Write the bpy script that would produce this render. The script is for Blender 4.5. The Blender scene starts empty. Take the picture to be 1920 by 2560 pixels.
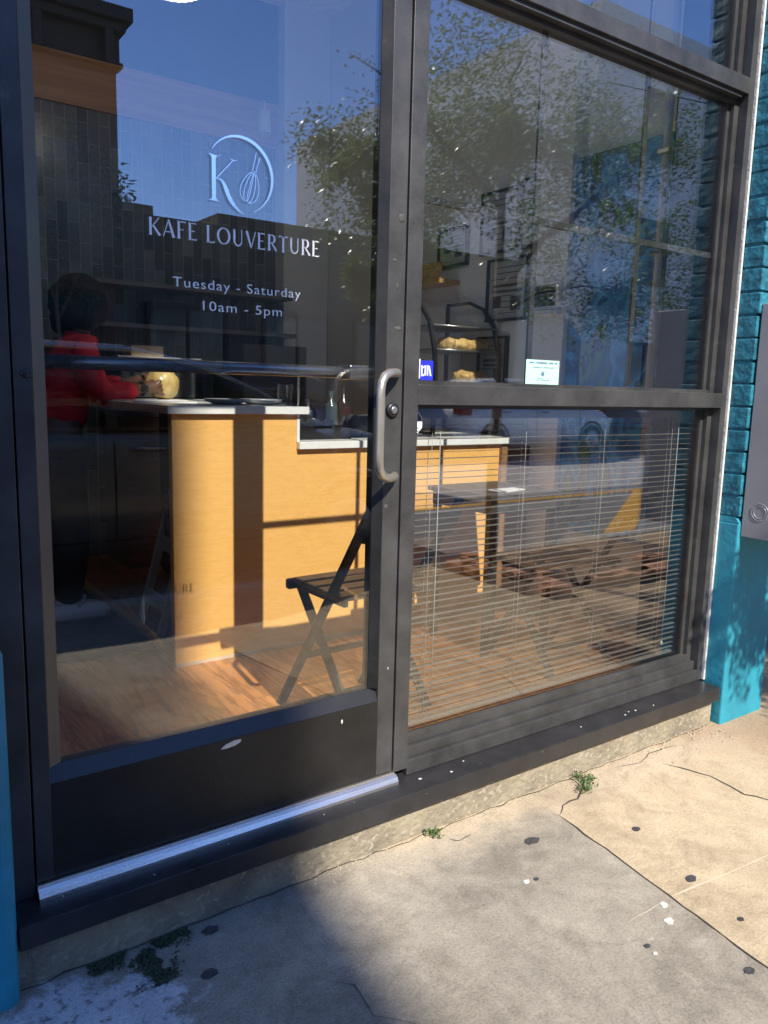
import bpy, bmesh, math, random
from math import sin, cos, pi, radians, sqrt, atan2, tan
from mathutils import Vector, Matrix, noise

S = bpy.context.scene
C = S.collection
# ---------------------------------------------------------------- camera, sky, sun, exposure
SUN_AZ, SUN_EL = 7.8, 42.5          # degrees left of the facade's outward normal, elevation
cam_d = bpy.data.cameras.new("camera")
cam = bpy.data.objects.new("camera", cam_d)
C.objects.link(cam)
cam_d.sensor_fit = 'HORIZONTAL'
cam_d.sensor_width = 36.0
cam_d.lens = 36.0 * 1976.1 / 1920.0
cam_d.clip_start = 0.05
cam_d.clip_end = 2000
r_ = Vector((0.81526701, -0.57855686, 0.02473191))
u_ = Vector((0.06975699, 0.14051557, 0.98761801))
f_ = Vector((0.57486839, 0.80344716, -0.15491609))
M = Matrix((r_, u_, -f_)).transposed().to_4x4()
M.translation = Vector((0, -1.6, 1.195))
cam.matrix_world = M
S.camera = cam

W = bpy.data.worlds.new("World")
S.world = W
W.use_nodes = True
wn = W.node_tree.nodes
wl = W.node_tree.links
sky = wn.new('ShaderNodeTexSky')
sky.sky_type = 'NISHITA'
sky.sun_disc = False
sky.sun_elevation = radians(SUN_EL)
sky.sun_rotation = radians(180 + SUN_AZ)
sky.air_density = 1.0
sky.dust_density = 0.0
sky.ozone_density = 5.0
tint = wn.new('ShaderNodeMixRGB'); tint.blend_type = 'MULTIPLY'; tint.inputs[0].default_value = 1.0
tint.inputs[2].default_value = (0.86, 0.97, 1.30, 1)      # cooler white balance of the clear sky
wl.new(sky.outputs[0], tint.inputs[1])
wl.new(tint.outputs[0], wn['Background'].inputs[0])
wn['Background'].inputs[1].default_value = 0.125

sd = bpy.data.lights.new("sun", 'SUN')
sd.energy = 4.4
sd.angle = radians(0.4)
sd.color = (1.0, 0.93, 0.82)
sun = bpy.data.objects.new("sun", sd)
C.objects.link(sun)
sdir = Vector((sin(radians(SUN_AZ)) * cos(radians(SUN_EL)), cos(radians(SUN_AZ)) * cos(radians(SUN_EL)), -sin(radians(SUN_EL))))
sun.rotation_euler = sdir.to_track_quat('-Z', 'Y').to_euler()
sun.location = (-3, -20, 20)

S.view_settings.view_transform = 'Standard'
S.view_settings.look = 'None'
S.view_settings.gamma = 1
S.view_settings.use_curve_mapping = False
S.view_settings.exposure = 0.98
S.cycles.transparent_max_bounces = 24
S.cycles.max_bounces = 12
S.cycles.diffuse_bounces = 5
S.cycles.glossy_bounces = 4

rnd = random.Random(7)

# ---------------------------------------------------------------- materials
MATS = {}


def nodes_of(name):
    m = bpy.data.materials.new(name)
    m.use_nodes = True
    nt = m.node_tree
    return m, nt, nt.nodes['Principled BSDF']


def setv(b, k, v):
    if k in b.inputs:
        b.inputs[k].default_value = v


def mat(name, col, rough=0.5, metal=0.0, var=0.15, scale=8.0, bump=0.0, bscale=60.0, stretch=(1, 1, 1),
        rvar=0.1, spec=0.5, col2=None, detail=6, trans=0.0, speck=None, coat=0.0):
    """principled with a noise-mixed colour, noise roughness, optional bump and specks"""
    if name in MATS:
        return MATS[name]
    m, nt, b = nodes_of(name)
    N, L = nt.nodes, nt.links
    tc = N.new('ShaderNodeTexCoord')
    mp = N.new('ShaderNodeMapping')
    mp.inputs['Scale'].default_value = stretch
    geo = N.new('ShaderNodeNewGeometry')
    L.new(geo.outputs['Position'], mp.inputs[0])
    nz = N.new('ShaderNodeTexNoise')
    nz.inputs['Scale'].default_value = scale
    nz.inputs['Detail'].default_value = detail
    nz.inputs['Roughness'].default_value = 0.65
    L.new(mp.outputs[0], nz.inputs['Vector'])
    cr = N.new('ShaderNodeValToRGB')
    c1 = tuple(max(0, c * (1 - var)) for c in col)
    c2 = col2 if col2 else tuple(min(1, c * (1 + var)) for c in col)
    cr.color_ramp.elements[0].position = 0.3
    cr.color_ramp.elements[0].color = (*c1, 1)
    cr.color_ramp.elements[1].position = 0.7
    cr.color_ramp.elements[1].color = (*c2, 1)
    L.new(nz.outputs[0], cr.inputs[0])
    out = cr.outputs[0]
    if speck:
        sc, amt, scol = speck
        n2 = N.new('ShaderNodeTexNoise')
        n2.inputs['Scale'].default_value = sc
        n2.inputs['Detail'].default_value = 2
        L.new(mp.outputs[0], n2.inputs['Vector'])
        r2 = N.new('ShaderNodeValToRGB')
        r2.color_ramp.elements[0].position = amt
        r2.color_ramp.elements[1].position = min(1, amt + 0.05)
        L.new(n2.outputs[0], r2.inputs[0])
        mx = N.new('ShaderNodeMixRGB')
        L.new(r2.outputs[0], mx.inputs[0])
        L.new(out, mx.inputs[1])
        mx.inputs[2].default_value = (*scol, 1)
        out = mx.outputs[0]
    L.new(out, b.inputs['Base Color'])
    mr = N.new('ShaderNodeMapRange')
    mr.inputs[3].default_value = max(0.02, rough - rvar)
    mr.inputs[4].default_value = min(1, rough + rvar)
    L.new(nz.outputs[0], mr.inputs[0])
    L.new(mr.outputs[0], b.inputs['Roughness'])
    b.inputs['Metallic'].default_value = metal
    setv(b, 'Specular IOR Level', spec)
    if coat:
        setv(b, 'Coat Weight', coat)
        setv(b, 'Coat Roughness', 0.05)
    if bump:
        nb = N.new('ShaderNodeTexNoise')
        nb.inputs['Scale'].default_value = bscale
        nb.inputs['Detail'].default_value = 5
        L.new(mp.outputs[0], nb.inputs['Vector'])
        bp = N.new('ShaderNodeBump')
        bp.inputs['Strength'].default_value = bump
        bp.inputs['Distance'].default_value = 0.01
        L.new(nb.outputs[0], bp.inputs['Height'])
        L.new(bp.outputs[0], b.inputs['Normal'])
    MATS[name] = m
    return m


def glassmat(name, f0=0.09, tint=(0.86, 0.9, 0.88), power=5.0, rough=0.0):
    m, nt, b = nodes_of(name)
    N, L = nt.nodes, nt.links
    N.remove(b)
    lw = N.new('ShaderNodeLayerWeight')
    lw.inputs['Blend'].default_value = 0.5
    p = N.new('ShaderNodeMath'); p.operation = 'POWER'; p.inputs[1].default_value = power
    L.new(lw.outputs['Facing'], p.inputs[0])
    mu = N.new('ShaderNodeMath'); mu.operation = 'MULTIPLY_ADD'
    mu.inputs[1].default_value = 1 - f0
    mu.inputs[2].default_value = f0
    L.new(p.outputs[0], mu.inputs[0])
    tr = N.new('ShaderNodeBsdfTransparent'); tr.inputs[0].default_value = (*tint, 1)
    gl = N.new('ShaderNodeBsdfGlossy'); gl.inputs['Roughness'].default_value = rough
    mx = N.new('ShaderNodeMixShader')
    L.new(mu.outputs[0], mx.inputs[0]); L.new(tr.outputs[0], mx.inputs[1]); L.new(gl.outputs[0], mx.inputs[2])
    L.new(mx.outputs[0], N['Material Output'].inputs[0])
    MATS[name] = m
    return m


def woodmat(name, c1, c2, axis=0, scale=3.0, rough=0.35, ring=1.0, plank=None, cells=None):
    """wood grain; axis = the direction the grain runs; plank = (width across, length)"""
    m, nt, b = nodes_of(name)
    N, L = nt.nodes, nt.links
    geo = N.new('ShaderNodeNewGeometry')
    mp = N.new('ShaderNodeMapping')
    st = [scale * 6] * 3
    st[axis] = scale * 0.7
    mp.inputs['Scale'].default_value = st
    L.new(geo.outputs['Position'], mp.inputs[0])
    vec = mp.outputs[0]
    plankfac = None
    if plank:
        br = N.new('ShaderNodeTexBrick')
        m2 = N.new('ShaderNodeMapping')
        if axis == 1:
            m2.inputs['Rotation'].default_value = (0, 0, pi / 2)
        L.new(geo.outputs['Position'], m2.inputs[0])
        L.new(m2.outputs[0], br.inputs['Vector'])
        br.inputs['Scale'].default_value = 1.0
        br.inputs['Brick Width'].default_value = plank[1]
        br.inputs['Row Height'].default_value = plank[0]
        br.inputs['Mortar Size'].default_value = 0.0012
        br.inputs['Color1'].default_value = (0.2, 0.2, 0.2, 1)
        br.inputs['Color2'].default_value = (0.9, 0.9, 0.9, 1)
        br.inputs['Mortar'].default_value = (0, 0, 0, 1)
        plankfac = br
        ad = N.new('ShaderNodeVectorMath'); ad.operation = 'MULTIPLY_ADD'
        L.new(br.outputs['Color'], ad.inputs[0])
        ad.inputs[1].default_value = (7, 9, 5)
        L.new(vec, ad.inputs[2])
        vec = ad.outputs[0]
    nz = N.new('ShaderNodeTexNoise')
    nz.inputs['Scale'].default_value = 1.0
    nz.inputs['Detail'].default_value = 4
    nz.inputs['Distortion'].default_value = ring
    L.new(vec, nz.inputs['Vector'])
    mm = N.new('ShaderNodeMath'); mm.operation = 'MULTIPLY'; mm.inputs[1].default_value = 9
    L.new(nz.outputs[0], mm.inputs[0])
    pp = N.new('ShaderNodeMath'); pp.operation = 'PINGPONG'; pp.inputs[1].default_value = 1
    L.new(mm.outputs[0], pp.inputs[0])
    nf = N.new('ShaderNodeTexNoise')
    nf.inputs['Scale'].default_value = 9
    nf.inputs['Detail'].default_value = 5
    L.new(vec, nf.inputs['Vector'])
    av = N.new('ShaderNodeMath'); av.operation = 'MULTIPLY_ADD'; av.inputs[1].default_value = 0.55
    L.new(pp.outputs[0], av.inputs[0])
    hf = N.new('ShaderNodeMath'); hf.operation = 'MULTIPLY'; hf.inputs[1].default_value = 0.5
    L.new(nf.outputs[0], hf.inputs[0])
    L.new(hf.outputs[0], av.inputs[2])
    cr = N.new('ShaderNodeValToRGB')
    cr.color_ramp.elements[0].position = 0.12
    cr.color_ramp.elements[0].color = (*c2, 1)
    cr.color_ramp.elements[1].position = 0.62
    cr.color_ramp.elements[1].color = (*c1, 1)
    L.new(av.outputs[0], cr.inputs[0])
    out = cr.outputs[0]
    if plankfac:
        mx = N.new('ShaderNodeMixRGB'); mx.blend_type = 'MULTIPLY'
        mx.inputs[0].default_value = 1.0
        r3 = N.new('ShaderNodeValToRGB')
        r3.color_ramp.elements[0].position = 0.0
        r3.color_ramp.elements[0].color = (0.25, 0.2, 0.16, 1)
        r3.color_ramp.elements[1].position = 0.19
        r3.color_ramp.elements[1].color = (0.82, 0.80, 0.78, 1)
        e = r3.color_ramp.elements.new(0.95); e.color = (1.05, 1.05, 1.05, 1)
        L.new(plankfac.outputs['Color'], r3.inputs[0])
        L.new(out, mx.inputs[1]); L.new(r3.outputs[0], mx.inputs[2])
        out = mx.outputs[0]
    L.new(out, b.inputs['Base Color'])
    b.inputs['Roughness'].default_value = rough
    MATS[name] = m
    return m


# ---------------------------------------------------------------- mesh builder
ORI = {}


class MB:
    def __init__(s):
        s.v = []; s.f = []; s.sm = []

    def add(s, vs, fs, smooth=False):
        o = len(s.v)
        s.v += [tuple(v) for v in vs]
        s.f += [tuple(i + o for i in f) for f in fs]
        s.sm += [smooth] * len(fs)
        return s

    def box(s, x0, x1, y0, y1, z0, z1, rot=None, piv=None, bev=0.0):
        if bev > 0:
            bm = bmesh.new()
            bmesh.ops.create_cube(bm, size=1)
            for v in bm.verts:
                v.co = Vector(((v.co.x + .5) * (x1 - x0) + x0, (v.co.y + .5) * (y1 - y0) + y0, (v.co.z + .5) * (z1 - z0) + z0))
            bmesh.ops.bevel(bm, geom=bm.edges[:], offset=bev, segments=2, affect='EDGES', profile=0.5)
            bm.verts.index_update()
            vs = [v.co.copy() for v in bm.verts]
            fs = [[v.index for v in f.verts] for f in bm.faces]
            bm.free()
        else:
            vs = [Vector(p) for p in ((x0, y0, z0), (x1, y0, z0), (x1, y1, z0), (x0, y1, z0), (x0, y0, z1), (x1, y0, z1), (x1, y1, z1), (x0, y1, z1))]
            fs = [(0, 3, 2, 1), (4, 5, 6, 7), (0, 1, 5, 4), (1, 2, 6, 5), (2, 3, 7, 6), (3, 0, 4, 7)]
        if rot is not None:
            p = Vector(piv) if piv else Vector(((x0 + x1) / 2, (y0 + y1) / 2, (z0 + z1) / 2))
            vs = [rot @ (v - p) + p for v in vs]
        return s.add(vs, fs)

    def bar(s, a, b, w, d, up=(0, 0, 1), bev=0.0):
        """rectangular bar from a to b, width w (across) and depth d"""
        a = Vector(a); b = Vector(b)
        ax = (b - a).normalized()
        side = ax.cross(Vector(up))
        if side.length < 1e-4:
            side = ax.cross(Vector((1, 0, 0)))
        side.normalize()
        n = side.cross(ax).normalized()
        L = (b - a).length
        R = Matrix((side, ax, n)).transposed()
        t = MB()
        t.box(-w / 2, w / 2, 0, L, -d / 2, d / 2, bev=bev)
        return s.add([R @ Vector(v) + a for v in t.v], t.f)

    def prism(s, poly, t0, t1, plane='xz'):
        """polygon (list of 2D) extruded between t0 and t1 along the missing axis"""
        n = len(poly)

        def P(p, t):
            if plane == 'xz': return (p[0], t, p[1])
            if plane == 'xy': return (p[0], p[1], t)
            return (t, p[0], p[1])
        vs = [P(p, t0) for p in poly] + [P(p, t1) for p in poly]
        fs = [tuple(range(n)), tuple(range(2 * n - 1, n - 1, -1))]
        fs += [(i, i + n, (i + 1) % n + n, (i + 1) % n) for i in range(n)]
        return s.add(vs, fs)

    def tube(s, pts, r, n=10, cap=True, smooth=True):
        pts = [Vector(p) for p in pts]
        rs = r if isinstance(r, (list, tuple)) else [r] * len(pts)
        vs = []
        prev = None
        for i, p in enumerate(pts):
            d = (pts[min(i + 1, len(pts) - 1)] - pts[max(i - 1, 0)]).normalized()
            if prev is None:
                a = d.cross(Vector((0, 0, 1)))
                if a.length < 1e-3: a = d.cross(Vector((1, 0, 0)))
            else:
                a = prev - d * prev.dot(d)
            a.normalize(); prev = a
            b = d.cross(a)
            for k in range(n):
                t = 2 * pi * k / n
                vs.append(p + (a * cos(t) + b * sin(t)) * rs[i])
        fs = []
        for i in range(len(pts) - 1):
            for k in range(n):
                fs.append((i * n + k, i * n + (k + 1) % n, (i + 1) * n + (k + 1) % n, (i + 1) * n + k))
        if cap:
            fs.append(tuple(reversed(range(n))))
            fs.append(tuple(range((len(pts) - 1) * n, len(pts) * n)))
        return s.add(vs, fs, smooth)

    def lathe(s, prof, c, n=24, axis='z', smooth=True, sx=1, sy=1):
        vs = []
        for (r, h) in prof:
            for k in range(n):
                t = 2 * pi * k / n
                if axis == 'z': vs.append((c[0] + r * cos(t) * sx, c[1] + r * sin(t) * sy, c[2] + h))
                elif axis == 'y': vs.append((c[0] + r * cos(t) * sx, c[1] + h, c[2] + r * sin(t) * sy))
                else: vs.append((c[0] + h, c[1] + r * cos(t) * sx, c[2] + r * sin(t) * sy))
        fs = []
        for i in range(len(prof) - 1):
            for k in range(n):
                fs.append((i * n + k, i * n + (k + 1) % n, (i + 1) * n + (k + 1) % n, (i + 1) * n + k))
        if prof[0][0] > 1e-6: fs.append(tuple(reversed(range(n))))
        if prof[-1][0] > 1e-6: fs.append(tuple(range((len(prof) - 1) * n, len(prof) * n)))
        return s.add(vs, fs, smooth)

    def ell(s, c, r, nu=16, nv=10, jit=0.0, seed=0):
        vs = []; fs = []
        for j in range(nv + 1):
            ph = pi * j / nv
            for i in range(nu):
                t = 2 * pi * i / nu
                v = Vector((sin(ph) * cos(t), sin(ph) * sin(t), cos(ph)))
                k = 1 + jit * noise.noise(v * 2.3 + Vector((seed, seed, 0))) if jit else 1
                vs.append((c[0] + v.x * r[0] * k, c[1] + v.y * r[1] * k, c[2] + v.z * r[2] * k))
        for j in range(nv):
            for i in range(nu):
                fs.append((j * nu + i, (j + 1) * nu + i, (j + 1) * nu + (i + 1) % nu, j * nu + (i + 1) % nu))
        return s.add(vs, fs, True)

    def build(s, name, m, parent=None, recalc=True):
        me = bpy.data.meshes.new(name)
        o0 = Vector(ORI.get(parent.name, (0, 0, 0))) if parent else Vector((0, 0, 0))
        me.from_pydata([tuple(Vector(v) - o0) for v in s.v], [], s.f)
        me.polygons.foreach_set('use_smooth', s.sm)
        if recalc:
            bm = bmesh.new(); bm.from_mesh(me)
            bmesh.ops.remove_doubles(bm, verts=bm.verts, dist=1e-6)
            bmesh.ops.recalc_face_normals(bm, faces=bm.faces)
            bm.to_mesh(me); bm.free()
        me.materials.append(m)
        o = bpy.data.objects.new(name, me)
        C.objects.link(o)
        if parent:
            o.parent = parent
            ORI[o.name] = tuple(o0)
        return o


def tag(o, label, cat, group=None):
    o['label'] = label; o['category'] = cat
    if group: o['group'] = group
    return o


def struct(o, kind='structure'):
    o['kind'] = kind
    return o


def thing(name, label, cat, loc=(0, 0, 0), rotz=0.0, group=None, world=True):
    o = bpy.data.objects.new(name, None)
    C.objects.link(o)
    o.empty_display_size = 0.1
    o.location = loc
    o.rotation_euler = (0, 0, rotz)
    tag(o, label, cat, group)
    if world: ORI[o.name] = tuple(loc)
    return o


def copy_tree(o, parent=None):
    c = o.copy(); C.objects.link(c)
    if parent: c.parent = parent
    for ch in [x for x in bpy.data.objects if x.parent == o]:
        copy_tree(ch, c)
    return c


def single(name, mb, m, label, cat, loc=(0, 0, 0), group=None):
    """a thing that is one mesh, its origin at loc"""
    t = bpy.data.objects.new('tmp', None); ORI['tmp'] = tuple(loc)
    t.name = 'tmp'
    me = mb.build(name, m)
    me.data.transform(Matrix.Translation(-Vector(loc)))
    me.location = loc
    bpy.data.objects.remove(t)
    return tag(me, label, cat, group)


# ---------------------------------------------------------------- palette
bronze = mat('bronze aluminium', (0.054, 0.053, 0.052), 0.40, 0.2, 0.38, 7, 0.06, 160, rvar=0.18, speck=(15, 0.70, (0.085, 0.083, 0.08)))
bronze2 = mat('door aluminium', (0.018, 0.017, 0.016), 0.38, 0.2, 0.35, 6, 0.05, 160, rvar=0.16, speck=(24, 0.72, (0.04, 0.039, 0.037)))
sillm = mat('sill aluminium', (0.035, 0.034, 0.035), 0.33, 0.3, 0.3, 9, 0.05, 120, rvar=0.14, speck=(60, 0.73, (0.16, 0.16, 0.16)))
alu = mat('mill aluminium', (0.76, 0.70, 0.63), 0.26, 0.9, 0.12, 12, 0.05, 120, stretch=(0.3, 6, 6))
satin = mat('satin bronze', (0.52, 0.47, 0.38), 0.36, 0.8, 0.06, 20, 0.0)
blackp = mat('black plastic', (0.015, 0.015, 0.016), 0.4)
rubber = mat('rubber', (0.02, 0.02, 0.02), 0.8)
caulk = mat('caulk', (0.62, 0.60, 0.55), 0.7, var=0.2, scale=18, bump=0.3, bscale=90)
white = mat('white', (0.8, 0.8, 0.8), 0.45, var=0.05)
vinyl = mat('white vinyl', (0.95, 0.95, 0.95), 0.5, 0.2, var=0.01)
silverv = mat('silver vinyl', (0.97, 0.97, 0.97), 0.2, 0.8, var=0.01, rvar=0.02)
glass = glassmat('window glass', 0.15, (0.98, 0.985, 0.98))
doorglass = glassmat('door glass', 0.128, (0.98, 0.985, 0.98))
caseglass = glassmat('case glass', 0.04, (0.96, 0.98, 0.97))
carglass = glassmat('car glass', 0.06, (0.25, 0.28, 0.27))


# ================================================================ GROUND
def sidewalk_mat():
    m, nt, b = nodes_of('sidewalk concrete')
    N, L = nt.nodes, nt.links
    geo = N.new('ShaderNodeNewGeometry')
    sep = N.new('ShaderNodeSeparateXYZ')
    L.new(geo.outputs['Position'], sep.inputs[0])

    def noise_(scale, det=6, rough=0.6, dist=0):
        n = N.new('ShaderNodeTexNoise')
        n.inputs['Scale'].default_value = scale
        n.inputs['Detail'].default_value = det
        n.inputs['Roughness'].default_value = rough
        n.inputs['Distortion'].default_value = dist
        L.new(geo.outputs['Position'], n.inputs['Vector'])
        return n.outputs[0]

    def mth(op, a, bb, c=None, clamp=False):
        n = N.new('ShaderNodeMath'); n.operation = op; n.use_clamp = clamp
        for i, x in enumerate((a, bb, c)):
            if x is None: continue
            if isinstance(x, (int, float)): n.inputs[i].default_value = x
            else: L.new(x, n.inputs[i])
        return n.outputs[0]

    def ramp(f, p0, c0, p1, c1):
        r = N.new('ShaderNodeValToRGB')
        r.color_ramp.elements[0].position = p0; r.color_ramp.elements[0].color = (*c0, 1)
        r.color_ramp.elements[1].position = p1; r.color_ramp.elements[1].color = (*c1, 1)
        L.new(f, r.inputs[0])
        return r.outputs[0]

    def mix(f, a, bb, bt='MIX'):
        n = N.new('ShaderNodeMixRGB'); n.blend_type = bt
        if isinstance(f, (int, float)): n.inputs[0].default_value = f
        else: L.new(f, n.inputs[0])
        for i, x in ((1, a), (2, bb)):
            if isinstance(x, tuple): n.inputs[i].default_value = (*x, 1)
            else: L.new(x, n.inputs[i])
        return n.outputs[0]
    X, Y = sep.outputs[0], sep.outputs[1]
    big = noise_(2.2, 5); mid = noise_(9, 8, 0.7, 0.4); fine = noise_(160, 3, 0.8); wob = noise_(14, 4)
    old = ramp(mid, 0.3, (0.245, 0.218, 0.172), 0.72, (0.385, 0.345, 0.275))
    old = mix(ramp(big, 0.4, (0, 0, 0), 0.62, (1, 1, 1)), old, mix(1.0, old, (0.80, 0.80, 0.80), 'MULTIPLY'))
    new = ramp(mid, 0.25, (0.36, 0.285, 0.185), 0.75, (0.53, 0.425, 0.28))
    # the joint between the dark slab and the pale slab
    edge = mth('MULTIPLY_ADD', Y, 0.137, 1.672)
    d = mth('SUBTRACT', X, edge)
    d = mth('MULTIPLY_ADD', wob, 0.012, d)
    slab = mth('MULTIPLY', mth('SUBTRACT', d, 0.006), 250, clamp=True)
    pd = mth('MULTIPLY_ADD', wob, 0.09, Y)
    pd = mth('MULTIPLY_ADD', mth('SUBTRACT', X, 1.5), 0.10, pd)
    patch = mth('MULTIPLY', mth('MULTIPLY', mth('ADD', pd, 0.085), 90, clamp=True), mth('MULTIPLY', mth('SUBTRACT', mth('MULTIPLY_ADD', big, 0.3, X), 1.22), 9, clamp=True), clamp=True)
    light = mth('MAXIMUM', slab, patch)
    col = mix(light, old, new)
    # sandy band along the wall
    sand = mth('MULTIPLY', mth('ADD', mth('MULTIPLY_ADD', mid, 0.22, Y), 0.12), 9, clamp=True)
    sand = mth('MULTIPLY', sand, mth('MULTIPLY', mth('SUBTRACT', X, 0.9), 3, clamp=True))
    col = mix(mth('MULTIPLY', sand, 0.7), col, (0.47, 0.39, 0.28))
    # dirt right of the slab towards the column
    dirt = mth('MULTIPLY', mth('SUBTRACT', mth('MULTIPLY_ADD', mid, 0.9, mth('MULTIPLY_ADD', Y, 0.7, X)), 2.65), 3.0, clamp=True)
    col = mix(mth('MULTIPLY', dirt, 0.65), col, (0.30, 0.20, 0.12))
    # pale worn patch at the left end
    dx = mth('SUBTRACT', X, 0.30); dy = mth('ADD', Y, 0.27)
    rr = mth('SQRT', mth('ADD', mth('MULTIPLY', dx, dx), mth('MULTIPLY', mth('MULTIPLY', dy, dy), 1.6)), None)
    worn = mth('MULTIPLY', mth('SUBTRACT', mth('MULTIPLY_ADD', mid, 0.34, 0.06), rr), 28, clamp=True)
    fl = ramp(noise_(34, 6, 0.7), 0.36, (0.18, 0.17, 0.16), 0.47, (0.50, 0.50, 0.50))
    col = mix(mth('MULTIPLY', worn, 0.9), col, fl)
    # aggregate
    sp = ramp(fine, 0.30, (0.66, 0.645, 0.63), 0.55, (1.04, 1.04, 1.04))
    col = mix(1.0, col, sp, 'MULTIPLY')
    sp2 = ramp(noise_(190, 2, 0.8), 0.62, (1, 1, 1), 0.74, (1.5, 1.45, 1.4))
    col = mix(0.8, col, sp2, 'MULTIPLY')
    pit = ramp(noise_(75, 3, 0.8), 0.29, (0.42, 0.35, 0.28), 0.37, (1, 1, 1))
    col = mix(mth('MULTIPLY', slab, 0.9), col, mix(1.0, col, pit, 'MULTIPLY'))
    blot = mix(1.0, ramp(noise_(5, 8, 0.8, 1.0), 0.30, (0.70, 0.69, 0.68), 0.5, (1, 1, 1)), ramp(noise_(1.3, 10, 0.75, 0.6), 0.42, (0.84, 0.83, 0.82), 0.56, (1.08, 1.08, 1.08)), 'MULTIPLY')
    col = mix(1.0, col, blot, 'MULTIPLY')
    st = ramp(noise_(3.1, 12, 0.85, 1.5), 0.56, (1, 1, 1), 0.60, (0.86, 0.85, 0.84))
    col = mix(1.0, col, st, 'MULTIPLY')
    st2 = ramp(noise_(6.3, 10, 0.9, 2.5), 0.63, (1, 1, 1), 0.68, (1.14, 1.13, 1.12))
    col = mix(1.0, col, st2, 'MULTIPLY')
    L.new(col, b.inputs['Base Color'])
    b.inputs['Roughness'].default_value = 0.9
    setv(b, 'Specular IOR Level', 0.25)
    hh = mth('MULTIPLY_ADD', fine, 0.5, mth('MULTIPLY', noise_(45, 6, 0.8), 0.9))
    bp = N.new('ShaderNodeBump'); bp.inputs['Strength'].default_value = 0.45; bp.inputs['Distance'].default_value = 0.006
    L.new(hh, bp.inputs['Height']); L.new(bp.outputs[0], b.inputs['Normal'])
    return m


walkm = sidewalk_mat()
asphalt = mat('asphalt', (0.20, 0.19, 0.18), 0.88, var=0.25, scale=3, bump=0.5, bscale=80, speck=(120, 0.62, (0.2, 0.19, 0.18)))
concr = mat('concrete', (0.36, 0.33, 0.28), 0.88, var=0.2, scale=6, bump=0.4, bscale=70, speck=(70, 0.66, (0.22, 0.2, 0.17)))
darkline = mat('crack dirt', (0.035, 0.03, 0.024), 0.95)
gumm = mat('old gum', (0.045, 0.043, 0.045), 0.8, var=.35, scale=90, bump=0.6)
drop = mat('dropping', (0.52, 0.50, 0.45), 0.85, var=.25, scale=120)
yellowp = mat('yellow road paint', (0.66, 0.34, 0.035), 0.75, var=0.15, scale=20, speck=(50, 0.66, (0.3, 0.2, 0.08)))

mb = MB(); mb.box(-400, 400, -400, 400, -0.6, -0.14)
struct(mb.build('ground', asphalt))
mb = MB()
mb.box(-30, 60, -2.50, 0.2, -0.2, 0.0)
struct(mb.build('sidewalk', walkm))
mb = MB()
mb.box(-30, 60, -2.66, -2.505, -0.2, 0.004, bev=0.012)
struct(mb.build('kerb', concr))
mb = MB()
mb.box(-60, 120, -14.5, -12.16, -0.2, 0.0); mb.box(-60, 120, -12.15, -12.0, -0.2, 0.003)
struct(mb.build('far_sidewalk', concr))


def ribbon(pts, w, z=0.002, seed=1, sub=14, jit=0.006):
    R = random.Random(seed)
    P = []
    for a, b in zip(pts[:-1], pts[1:]):
        n = max(2, int(sub * (Vector(b) - Vector(a)).length / 0.5))
        for i in range(n):
            t = i / n
            P.append((a[0] + (b[0] - a[0]) * t + R.uniform(-jit, jit), a[1] + (b[1] - a[1]) * t + R.uniform(-jit, jit)))
    P.append(pts[-1])
    vs = []; fs = []
    for i, p in enumerate(P):
        q = P[min(i + 1, len(P) - 1)]; o = P[max(i - 1, 0)]
        d = Vector((q[0] - o[0], q[1] - o[1])).normalized()
        n = Vector((-d.y, d.x)); ww = w * R.uniform(0.35, 1.0)
        if i == 0 or i == len(P) - 1: ww *= 0.2
        vs += [(p[0] + n.x * ww, p[1] + n.y * ww, z), (p[0] - n.x * ww, p[1] - n.y * ww, z)]
        if i: fs.append((2 * i - 2, 2 * i - 1, 2 * i + 1, 2 * i))
    return MB().add(vs, fs)


edgex = lambda y: 1.675 + 0.137 * y
mb = ribbon([(edgex(-0.19), -0.19), (edgex(-0.6), -0.6), (edgex(-1.2), -1.2), (edgex(-2.5), -2.5)], 0.0028, seed=3, jit=0.003)
for pts, w, sd_ in (([(1.655, -0.19), (1.70, -0.165), (1.76, -0.16), (1.83, -0.125)], 0.003, 4),
                    ([(1.30, -0.12), (1.33, -0.14), (1.37, -0.135)], 0.0018, 6),
                    ([(2.18, -0.16), (2.24, -0.30), (2.22, -0.42), (2.30, -0.62), (2.26, -0.9)], 0.003, 7),
                    ([(2.02, -0.10), (2.12, -0.115), (2.20, -0.09), (2.34, -0.105)], 0.0022, 8),
                    ([(0.75, -0.35), (0.80, -0.42), (0.79, -0.50), (0.86, -0.58)], 0.0010, 10),
                    ([(-0.5, -0.062), (0.4, -0.064), (1.1, -0.063), (1.8, -0.065), (2.6, -0.063)], 0.0022, 12)):
    r = ribbon(pts, w, seed=sd_); mb.add(r.v, r.f)
struct(mb.build('sidewalk_cracks', darkline, recalc=False))
scorem = mat('score line', (0.50, 0.42, 0.30), 0.9, var=0.15)
mb = ribbon([(1.60, -0.60), (1.80, -0.622), (2.05, -0.645), (3.2, -0.77)], 0.0032, z=0.0016, seed=21, jit=0.001)
r = ribbon([(1.42, -0.602), (1.58, -0.60)], 0.0015, z=0.0016, seed=22, jit=0.002); mb.add(r.v, r.f)
struct(mb.build('sidewalk_joint', scorem, recalc=False))

mb = MB(); mb.box(-60, 120, -8.9, -5.6, -0.2, -0.136)
struct(mb.build('road', mat('pale road concrete', (0.40, 0.37, 0.34), .9, var=.15, scale=4, bump=.3, bscale=60)))

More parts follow.
